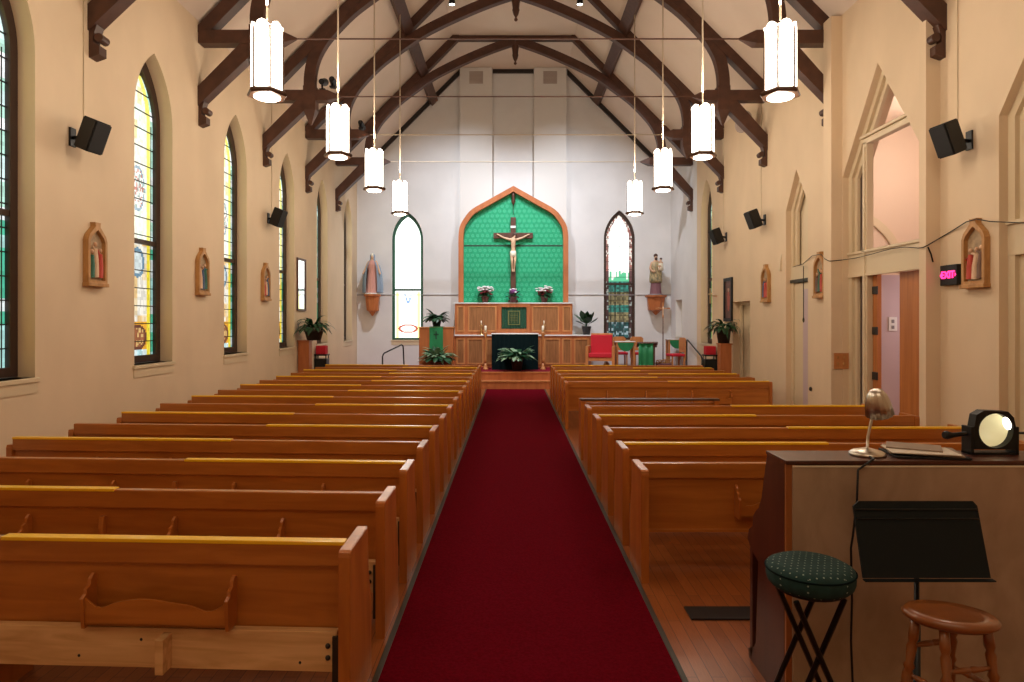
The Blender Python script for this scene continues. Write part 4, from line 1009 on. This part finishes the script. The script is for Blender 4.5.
# ---------------------------------------------------------------- stations on the walls
def station(lb, wall, y, z, seed):
    side = -1 if wall == XL else 1
    t = thing('station_plaque', lb, 'wall plaque', (wall, y, z), PI/2 if side < 0 else -PI/2, 'carved pictures along the side walls')
    o_ = [(-.19, -.38), (.19, -.38), (.19, .17), (.16, .24), (.05, .345), (.05, .385), (.06, .40), (-.06, .40), (-.05, .385), (-.05, .345), (-.16, .24), (-.19, .17)]
    i_ = [(-.148, -.32), (.148, -.32), (.148, .16), (.115, .22), (0, .31), (-.115, .22), (-.148, .16)]
    obj('frame', flat(o_, [i_], .07, 'XZ', -.072), 'terracotta', t)
    obj('foot_ledge', B(-.20, .20, -.09, -.002, -.40, -.355, bev=.006), 'terracotta', t)
    sky = noisebg = (.42, .30, .17) if seed % 2 else (.36, .27, .20)
    bk = obj('relief_ground', flat([(a*1.04, c*1.02) for a, c in i_], [], .015, 'XZ', -.022), 'paper' if seed > 90 else 'folder2', t)
    rnd = random.Random(seed); cols = ['figred', 'figgreen', 'ivory', 'figblue', 'figred', 'figbrown']; rnd.shuffle(cols)
    for k_, fx in enumerate((-.085, .0, .085)):
        hgt = rnd.uniform(.34, .46); zb = -.30+rnd.uniform(0, .02); lean = rnd.uniform(-.04, .04); cm = cols[k_]
        if seed == 1: cm = ('figgreen', 'ivory', 'figred')[k_]; hgt = (.36, .46, .38)[k_]
        if seed == 11: cm = ('figred', 'ivory', 'figbrown')[k_]
        b = bmesh.new(); tube(b, [(fx, -.03, zb), (fx+lean*.3, -.035, zb+hgt*.4), (fx+lean, -.035, zb+hgt*.78)], [.05, .045, .03], 8, ell=.8)
        tube(b, [(fx+lean, -.04, zb+hgt*.72), (fx+lean+rnd.choice((-1, 1))*.07, -.045, zb+hgt*rnd.uniform(.6, .95))], .013, 6)
        f = obj('relief_figure', b, cm, t); b = bmesh.new(); ell(b, (fx+lean, -.04, zb+hgt*.9), (.024, .022, .03), 8); obj('figure_head', b, 'skin', f)
    return t
M['folder2'] = noisy('painted ground', (.30, .21, .13), (.48, .35, .21), (14, 14, 14), .7)
M['figred'] = mat('red robe', (.48, .05, .03), .6); M['figgreen'] = mat('green robe', (.03, .13, .08), .6); M['figblue'] = mat('blue robe', (.05, .09, .18), .6); M['figbrown'] = mat('brown robe', (.16, .08, .05), .6)
station('gabled carved picture with green, pale and red figures on the left wall, nearest the camera', XL, 8.26, 2.83, 1)
station('gabled carved picture on the left wall between the second and third windows', XL, 11.12, 2.83, 2)
station('gabled carved picture on the left wall between the third and fourth windows', XL, 13.98, 2.83, 3)
station('gabled carved picture with a red robed figure beside the exit sign', XR, 7.61, 2.78, 11)
station('gabled carved picture on the right wall between the pilaster and narrow arch', XR, 11.45, 2.80, 12)
station('gabled carved picture on the right wall, farthest from the camera', XR, 13.90, 2.79, 13)
# exit sign
t = thing('exit_sign', 'small black box with lit pink red EXIT letters on the right wall', 'exit sign', (XR, 8.05, 2.56), -PI/2)
obj('housing', B(-.155, .155, -.06, -.001, -.125, .125, bev=.008), 'black', t)
cu = bpy.data.curves.new('sign', 'FONT'); cu.body = 'EXIT'; cu.size = .120; cu.extrude = .004; cu.align_x = 'CENTER'; cu.align_y = 'CENTER'; cu.offset = .004
to = bpy.data.objects.new('tmp', cu); C.objects.link(to); me = bpy.data.meshes.new_from_object(to.evaluated_get(bpy.context.evaluated_depsgraph_get())); bpy.data.objects.remove(to)
me.materials.clear(); me.materials.append(M['signred']); me.transform(Matrix.Rotation(PI/2, 4, 'X')); o = bpy.data.objects.new('sign_letters', me); C.objects.link(o); o.parent = t; o.location = (0, -.066, -.0)
for s in (-1, 1):
    obj('sign_arrow', flat([(s*.148, 0), (s*.128, .022), (s*.128, -.022)], [], .006, 'XZ', -.068), 'signred', t)
# ---------------------------------------------------------------- right wall: bay openings with frames
def ins(pl, d):
    c = (sum(p[0] for p in pl)/len(pl), 0); out = []
    (a0, z0), (a1, _), (_, zs), (ac, zp), _ = pl
    hw = (a1-a0)/2; k_ = (zp-zs)/hw; dz = d*math.sqrt(1+k_*k_)
    return [(a0+d, z0), (a1-d, z0), (a1-d, zs-dz+k_*d), (ac, zp-dz), (a0+d, zs-dz+k_*d)]
XF = XR+.10
t = thing('door_1', None, None, (0, 0, 0)); struct(t)
A1 = up(bayA, .011)
obj('arch_trim', flat(A1, [up(ins(bayA, .09), .012)], .06, 'YZ', XF), 'trim', t)
obj('arch_trim', flat(up(ins(bayA, .085), .012), [up(ins(bayA, .17), .013)], .05, 'YZ', XF+.05), 'trim', t)
b = bmesh.new(); box(b, XF-.01, XF+.10, 10.18, 10.30, 0, 4.78, bev=.012); box(b, XF-.03, XF+.05, 10.21, 10.27, 0, 4.70, bev=.01); obj('mullion', b, 'trim', t)
b = bmesh.new(); box(b, XF-.01, XF+.10, 8.7, 10.30, 4.74, 4.83, bev=.01); box(b, XF-.05, XF+.03, 8.7, 10.32, 4.83, 4.87, bev=.006); obj('transom_bar', b, 'trim', t)
b = bmesh.new(); box(b, XF-.006, XF+.10, 8.66, 10.77, 2.72, 3.08); box(b, XF-.03, XF+.05, 8.66, 10.77, 3.06, 3.10, bev=.006); box(b, XF-.02, XF+.05, 8.66, 10.77, 2.70, 2.74); obj('belt_panel', b, 'trim', t)
obj('door_jamb', B(XF+.08, XF+.14, 10.04, 10.17, 0, 2.72), 'door', t)
b = bmesh.new()
for zz in (1.16, 1.85, 2.47): box(b, XF+.06, XF+.085, 10.03, 10.16, zz-.06, zz+.06, bev=.005)
obj('hinge', b, 'bolt', t)
obj('open_leaf', B(XF+.14, XF+.98, 10.05, 10.10, 0.01, 2.70), 'lavender', t)
obj('sidelight_panel', B(XF+.13, XF+.16, 10.30, 10.74, 0, 4.7), 'vent', t)
obj('closed_leaf', B(XF+.10, XF+.145, 8.66, 9.50, 0.01, 2.70), 'door', t)
# paper notice on the open leaf
tag(obj('paper_notice', B(5.735, 5.857, 10.035, 10.048, 1.85, 2.06), 'white'), 'small white paper notice taped to the lavender door leaf', 'notice')
b = bmesh.new(); box(b, 5.77, 5.81, 10.028, 10.034, 1.88, 1.93); box(b, 5.77, 5.81, 10.028, 10.034, 1.97, 2.02); o = obj('printed_mark', b, 'grey'); o.parent = [x_ for x_ in C.objects if x_.name == 'paper_notice'][0]
# side room behind bay A
b = bmesh.new()
x0, x1, y0, y1, zt = XR+.30, 8.6, 7.6, 15.0, 5.95
def quad(b, pts): b.faces.new([b.verts.new(p) for p in pts])
struct(obj('wall_side_room_east', flat([(y0, 0), (y1, 0), (y1, zt), (y0, zt)], [], .1, 'YZ', x1), 'pink'))
struct(obj('wall_side_room_far', B(x0, x1, 13.2, 13.3, 0, zt), 'pink')); struct(obj('wall_side_room_near', B(x0, x1, y0-.1, y0, 0, zt), 'pink'))
struct(obj('floor_side_room', B(x0-.31, x1, y0, 13.2, -.1, .0), 'floor')); struct(obj('ceiling_side_room', B(x0, x1, y0, 13.2, zt, zt+.1), 'pink'))
b = flat([(x0+.9+1.25*math.cos(a), 3.0+1.25*math.sin(a)) for a in [PI*i/24 for i in range(25)]]+[(x0+.9+1.10*math.cos(a), 3.0+1.10*math.sin(a)) for a in [PI*(24-i)/24 for i in range(25)]], [], .05, 'XZ', 13.15)
struct(obj('trim_7', b, 'trim'))
# near bay (edge of frame) closed by a panelled screen
t = thing('door_2', None, None, (0, 0, 0)); struct(t)
obj('arch_trim', flat(bayB, [up(ins(bayB, .10), .012)], .06, 'YZ', XF), 'trim', t); obj('arch_trim', flat(up(ins(bayB, .095), .012), [up(ins(bayB, .2), .013)], .05, 'YZ', XF+.05), 'trim', t)
b = bmesh.new(); box(b, XF-.006, XF+.10, 5.18, 7.32, 2.72, 3.08); box(b, XF-.03, XF+.05, 5.18, 7.32, 3.06, 3.10); obj('belt_panel', b, 'trim', t)
obj('door_leaf', B(XF+.10, XF+.15, 5.2, 7.29, 0.01, 2.72), 'wall', t); obj('upper_panel', flat(bayB, [], .03, 'YZ', XF+.16), 'trim', t)
# narrow arch
t = thing('door_3', None, None, (0, 0, 0)); struct(t)
obj('arch_trim', flat(bayC, [up(ins(bayC, .10), .012)], .06, 'YZ', XF), 'trim', t); obj('arch_trim', flat(up(ins(bayC, .095), .012), [up(ins(bayC, .19), .013)], .05, 'YZ', XF+.04), 'trim', t)
obj('upper_panel', flat(bayC, [], .03, 'YZ', XF+.12), 'trim', t)
b = bmesh.new(); box(b, XF-.02, XF+.08, 11.98, 12.98, 2.74, 2.80); obj('lintel', b, 'strip', t); obj('belt_panel', B(XF-.006, XF+.08, 11.98, 12.98, 2.80, 3.05), 'trim', t)
obj('door_leaf', B(XF+.03, XF+.10, 12.10, 12.86, .02, 2.72), 'trim', t); obj('pink_pane', B(XF+.015, XF+.04, 12.18, 12.46, .25, 2.60), 'lavender', t)
b = bmesh.new(); ell(b, (XR-.02, 11.85, .78), (.03, .03, .04), 8); tube(b, [(XR-.02, 11.85, .78), (XR+.01, 11.85, .74)], .012, 6); tag(obj('door_knob', b, 'bolt'), 'small dark knob low on the wall beside the narrow arch', 'knob')
# deep doorway
t = thing('door_4', None, None, (0, 0, 0)); struct(t)
obj('door_frame', flat(doorH, [[(15.0, .012), (15.99, .012), (15.99, 2.38), (15.0, 2.38)]], .06, 'YZ', XR+.16), 'trim', t); obj('door_leaf', B(XR+.24, XR+.28, 14.93, 16.06, .012, 2.45), 'trim', t)
obj('door_edge', B(XR+.17, XR+.24, 15.02, 15.12, .012, 2.36), 'crosswood', t)
t = thing('door_5', None, None, (0, 0, 0)); struct(t); obj('door_leaf', B(XR+.2, XR+.25, 20.9, 21.7, .5, 2.68), 'trim', t)
# switch plate on the pilaster
t = thing('switch_plate', 'reddish brown switch plate on the shaded side of the pilaster', 'switch', (XR-.04, 10.738, 1.36+.0))
obj('plate', B(-.105, .135, -.012, 0, -.14, .12, bev=.004), 'honey', t); b = bmesh.new()
for i in range(2):
    for j in range(2): box(b, -.06+i*.1, -.03+i*.1, -.022, -.01, -.07+j*.1, -.03+j*.1)
obj('toggles', b, 'terracotta', t)
# dark cable draped along the right wall
def wallp(px, py, X=XR-.012): Y = X*F/(px-512); return Vector((X, Y, 2-(py-321)*Y/F))
def yp(px, py, Y): return Vector(((px-512)*Y/F, Y, 2-(py-321)*Y/F))
pts = [wallp(1060, 224), wallp(1024, 223), wallp(990, 221.5, XR-.05), wallp(976, 219, XR-.10), wallp(966, 222, XR-.05), wallp(952, 231), yp(940, 238, 8.27), yp(928, 245, 8.27), wallp(923, 247.5, XR-.20), wallp(918, 248, XR-.20)]
pts += [wallp(905, 247, XR+.04), wallp(890, 249, XR+.04), wallp(872, 254, XR+.04), wallp(856, 258, XR+.04), yp(842, 260, 10.73), yp(831, 261, 10.73), wallp(829, 261, XR-.20), wallp(825, 259, XR-.20), wallp(821, 254, XR-.10), wallp(812, 256, XR-.03), wallp(803, 264), wallp(793, 267)]
b = bmesh.new(); tube(b, pts, .0065, 6); tag(obj('wall_cable', b, 'black'), 'thin dark cable draped along the right wall over the picture frames', 'cable')
b = bmesh.new(); tube(b, [yp(928, 247, 8.27), yp(931, 254, 8.27), yp(933, 262, 8.27)], .010, 6); tag(obj('loose_cord', b, 'black'), 'short loose end of cord on the pilaster beside the door', 'cord')
b = bmesh.new(); tube(b, [wallp(803.5, 266), wallp(803.5, 318)], .008, 6); ell(b, wallp(803.5, 320), (.02, .02, .05), 8); tag(obj('pull_cord', b, 'strip'), 'dark pull cord hanging down over the narrow arch', 'cord')
# ---------------------------------------------------------------- piano
PX, PY = 1.41, 3.40
t = thing('upright_piano', 'dark walnut upright piano seen from its cloth covered back', 'piano', (PX, PY, 0))
W_ = 1.55
for x in (0, W_-.035):
    pl = [(.02, 0), (.53, 0), (.54, .05), (.45, .10), (.42, .14), (.38, .62), (.50, .66), (.55, .70), (.53, .76), (.47, .80), (.46, .86), (.42, .90), (.375, .93), (.33, 1.0), (.25, 1.262), (.02, 1.262)]
    obj('side_panel', flat(pl, [], .035, 'YZ', x, bev=.0), 'piano', t)
for x in (.0, W_-.045): obj('leg', B(x, x+.045, .47, .51, .03, .66), 'piano', t)
obj('lid', B(-.004, W_+.01, -.012, .255, 1.262, 1.283, bev=.004), 'piano', t)
obj('back_post', B(.002, .05, .0, .019, .0, 1.262), 'piano_in', t); obj('back_post', B(W_-.05, W_-.002, .0, .019, 0, 1.262), 'piano_in', t)
obj('back_cloth', B(.032, W_-.03, -.012, .0, .05, 1.258), 'piano_back', t); obj('cloth_batten', B(.03, W_-.03, -.017, -.01, 1.250, 1.257), 'candle', t)
obj('front_panel', B(.035, W_-.035, .23, .25, .93, 1.262), 'piano', t); obj('keybed', B(.035, W_-.035, .25, .50, .66, .72), 'piano', t)
obj('key_lid', B(.035, W_-.035, .27, .46, .76, .82), 'piano', t); obj('lower_panel', B(.035, W_-.035, .33, .36, .06, .66), 'piano', t)
ZP = 1.283
# desk lamp
t = thing('desk_lamp', 'small brushed metal desk lamp with a fluted shade on the piano', 'lamp', (1.90, 3.53, ZP))
obj('lamp_foot', lathe(bmesh.new(), [(.09, 0), (.092, .012), (.075, .024), (.04, .033), (.012, .04)], 28, fold=.02, nf=14), 'steel', t)
b = bmesh.new(); tube(b, [(.0, 0, .03), (.004, 0, .10), (.03, 0, .22), (.048, 0, .28), (.055, 0, .30)], .0075, 8); obj('lamp_arm', b, 'steel', t)
b = bmesh.new(); lathe(b, [(.012, .055), (.030, .05), (.048, .02), (.060, -.03), (.068, -.09), (.066, -.09), (.056, -.03), (.04, .012)], 45, fold=.05, nf=15)
bmesh.ops.transform(b, matrix=Matrix.Translation((.048, -.01, .300)) @ Matrix.Rotation(R(-16), 4, 'Y') @ Matrix.Rotation(R(12), 4, 'X'), verts=b.verts[:]); obj('lamp_shade', b, 'steel', t)
t0 = Vector((1.90, 3.53, ZP)); 
def Q(px, py, Y): return Vector(Pt(px, py, Y))
b = bmesh.new(); tube(b, [(1.87, 3.46, ZP+.008), (1.858, 3.39, ZP+.010), Q(858, 470, 3.35), Q(857, 500, 3.34), Q(853, 535, 3.34), Q(851, 548, 3.34), Q(852, 600, 3.34), Q(851, 640, 3.34), Q(853, 690, 3.34), (1.73, 3.33, .015)], .006, 6); tag(obj('lamp_cord', b, 'black'), 'black lamp cord hanging down the back of the piano', 'cord')
# papers and folders
def sheet(name, lb, c, w_, d, rz, z, h, m):
    b = box(bmesh.new(), -w_/2, w_/2, -d/2, d/2, 0, h, bev=min(.003, h/3)); o = obj(name, b, m, None, False, (c[0], c[1], z)); o.rotation_euler = (0, 0, rz); tag(o, lb, 'folder')
sheet('music_folder', 'black music folder lowest in the pile on the piano', (2.20, 3.53), .36, .24, R(-8), ZP, .012, 'black')
sheet('music_folder', 'dark folder in the middle of the pile on the piano', (2.21, 3.56), .34, .24, R(-20), ZP+.012, .011, 'folder')
sheet('sheet_music', 'pale loose sheet music in the pile on the piano', (2.18, 3.53), .32, .22, R(-14), ZP+.023, .005, 'paper')
sheet('booklet', 'thin tan booklet topmost in the pile on the piano', (2.19, 3.60), .26, .19, R(-30), ZP+.028, .008, 'folder')
# stage light
t = thing('stage_light', 'black boxy lamp with a round pale yellow lens standing on the piano', 'lamp', (2.585, 3.58, ZP))
o_ = [(-.11, .03), (.11, .03), (.118, .12), (.10, .20), (.07, .232), (-.06, .238), (-.10, .215), (-.112, .15)]
cir = [(.005+.092*math.cos(2*PI*i/32), .130+.092*math.sin(2*PI*i/32)) for i in range(32)]
obj('lamp_housing', flat(o_, [cir], .055, 'XZ', -.05), 'black', t)
b = bmesh.new(); lathe(b, [(.10, 0), (.085, .045), (.05, .075), (.01, .085)], 32); bmesh.ops.transform(b, matrix=Matrix.Translation((.005, -.035, .13)) @ Matrix.Rotation(-PI/2, 4, 'X'), verts=b.verts[:])
bmesh.ops.delete(b, geom=[f for f in b.faces if len(f.verts) > 8 and f.calc_area() > .005], context='FACES'); obj('reflector', b, 'reflector', t)
b = bmesh.new(); ell(b, (.066, -.045, .168), (.020, .008, .036), 14, rot=Euler((0, R(-22), 0))); obj('bulb', b, 'bulb', t)
b = bmesh.new(); box(b, -.128, -.112, -.05, .03, 0, .15, bev=.003); box(b, .112, .128, -.05, .03, 0, .15, bev=.003); box(b, -.128, .128, -.05, .03, 0, .012); obj('yoke', b, 'black', t)
b = bmesh.new(); tube(b, [(-.12, -.01, .11), (-.16, -.01, .105), (-.20, -.01, .10), (-.235, -.01, .10), (-.25, -.01, .10)], [.012, .012, .014, .024, .018], 10); obj('clamp_handle', b, 'black', t)
b = bmesh.new(); tube(b, [(.12, 0, .11), (.30, .02, .105), (.5, .05, .08), (.6, .08, .01)], .007, 6); obj('power_cable', b, 'black', t)
# ---------------------------------------------------------------- music stand
t = thing('music_stand', 'black music stand with a wide tilted desk in front of the piano', 'music stand', (1.80, 2.96, 0))
b = bmesh.new()
def D(px, py, Y): v = Vector(Pt(px, py, Y)); return v-Vector((1.80, 2.96, 0))
c = [D(863, 578, 2.90), D(990, 578, 2.90), D(976.5, 506, 2.995), D(972, 501, 3.0), D(858, 501, 3.0), D(853, 506, 2.995)]
nrm = (c[1]-c[0]).cross(c[4]-c[0]).normalized()*.006
f1 = [b.verts.new(p+nrm) for p in c]; f2 = [b.verts.new(p-nrm) for p in c]; b.faces.new(f1); b.faces.new(f2[::-1])
for j in range(6): b.faces.new((f1[j], f2[j], f2[(j+1) % 6], f1[(j+1) % 6]))
bmesh.ops.recalc_face_normals(b, faces=b.faces[:]); dk = obj('desk', b, 'desk', t)
b = bmesh.new()
for (pa_, pb_, yy) in (((855, 509.5), (977, 509.5), 2.985), ((857, 519), (979, 519), 2.973)): tube(b, [D(*pa_, yy-.006), D(*pb_, yy-.006)], .004, 6)
obj('desk_ridge', b, 'black_m', dk)
b = bmesh.new(); p0, p1 = D(863, 579, 2.90), D(993, 579, 2.90); box(b, p0.x, p1.x, p0.y-.022, p0.y+.005, p0.z-.006, p0.z, bev=.002); obj('desk_lip', b, 'desk', dk)
b = bmesh.new(); px_ = Pt(918, 0, 2.99)[0]-1.80; tube(b, [(px_, .04, .03), (px_, .04, .62)], .016, 10); tube(b, [(px_, .04, .60), (px_, .04, .98)], .011, 10); obj('pole', b, 'black_m', t)
for i in range(3):
    a = R(90+120*i); b = bmesh.new(); tube(b, [(px_, .04, .14), (px_+math.cos(a)*.13, .04+math.sin(a)*.13, .07), (px_+math.cos(a)*.24, .04+math.sin(a)*.24, .012)], .011, 8); obj('foot', b, 'black_m', t)
# ---------------------------------------------------------------- wooden stool
t = thing('wooden_stool', 'brown wooden bar stool with an oval seat and turned legs', 'stool', (Pt(950, 0, 2.62)[0], 2.62, 0))
zs = .845; b = bmesh.new(); lathe(b, [(.05, zs-.042), (.145, zs-.042), (.168, zs-.026), (.169, zs-.014), (.155, zs), (.11, zs-.004), (.02, zs-.007)], 40, (0, 0, 0), 1, .70)
bmesh.ops.rotate(b, verts=b.verts[:], cent=(0, 0, 0), matrix=Matrix.Rotation(R(-20), 3, 'Z')); obj('seat', b, 'stool', t)
legs = []
for (tx, ty, bx, by) in ((-.120, .025, -.215, .06), (-.06, -.055, -.10, -.19), (.055, .06, .09, .19), (.118, -.04, .205, -.07)):
    b = bmesh.new(); p0 = Vector((bx, by, 0)); p1 = Vector((tx, ty, zs-.035)); us = [0, .08, .2, .3, .42, .46, .48, .50, .52, .60, .72, .74, .76, .78, .86, .88, .90, 1]
    rs = [.012, .014, .019, .021, .019, .014, .021, .014, .019, .023, .021, .015, .022, .015, .020, .014, .020, .017]
    tube(b, [p0.lerp(p1, u) for u in us], rs, 10); obj('leg', b, 'stool', t); legs.append((p0, p1))
def rung(i, j, u, v):
    b = bmesh.new(); a = legs[i][0].lerp(legs[i][1], u); c_ = legs[j][0].lerp(legs[j][1], v); tube(b, [a.lerp(c_, k_) for k_ in (0, .15, .3, .45, .48, .52, .55, .7, .85, 1)], [.008, .009, .012, .013, .010, .010, .013, .012, .009, .008], 8); obj('rung', b, 'stool', t)
rung(1, 3, .80, .80); rung(0, 2, .86, .86); rung(0, 1, .72, .70); rung(2, 3, .72, .70); rung(1, 3, .35, .35); rung(0, 2, .4, .4)
# ---------------------------------------------------------------- green padded folding stool
gx = Pt(810, 0, 3.0)[0]; t = thing('folding_stool', 'round stool with teal dotted cushion and crossed black legs', 'stool', (gx, 3.0, 0))
zt = .905; b = bmesh.new(); lathe(b, [(.168, zt-.105), (.182, zt-.09), (.189, zt-.07), (.190, zt-.036), (.184, zt-.018), (.155, zt-.003), (.08, zt), (.01, zt+.001)], 44); 
for f in b.faces: f.material_index = 1 if f.normal.z > .6 else 0
cu_ = obj('cushion', b, ['teal', 'teal_top'], t)
b = bmesh.new(); pp = [(.1905*math.cos(2*PI*i/40), .1905*math.sin(2*PI*i/40), zt-.030) for i in range(41)]; tube(b, pp, .004, 6, cap=False); obj('piping', b, 'altar_cloth', cu_)
obj('seat_board', lathe(bmesh.new(), [(.14, zt-.125), (.15, zt-.12), (.15, zt-.102)], 28), 'black_m', t)
for yy, sw in ((-.12, 1), (-.085, -1), (.10, 1), (.135, -1)):
    b = bmesh.new(); tube(b, [(-.115*sw, yy, zt-.13), (.22*sw, yy, .0)], .013, 8); obj('leg', b, 'black_m', t)
for x_, y_, z_ in ((-.22, 0, .02), (.22, 0, .02)):
    b = bmesh.new(); tube(b, [(x_, -.12, .02), (x_, .13, .02)], .011, 8); obj('crossbar', b, 'black_m', t)
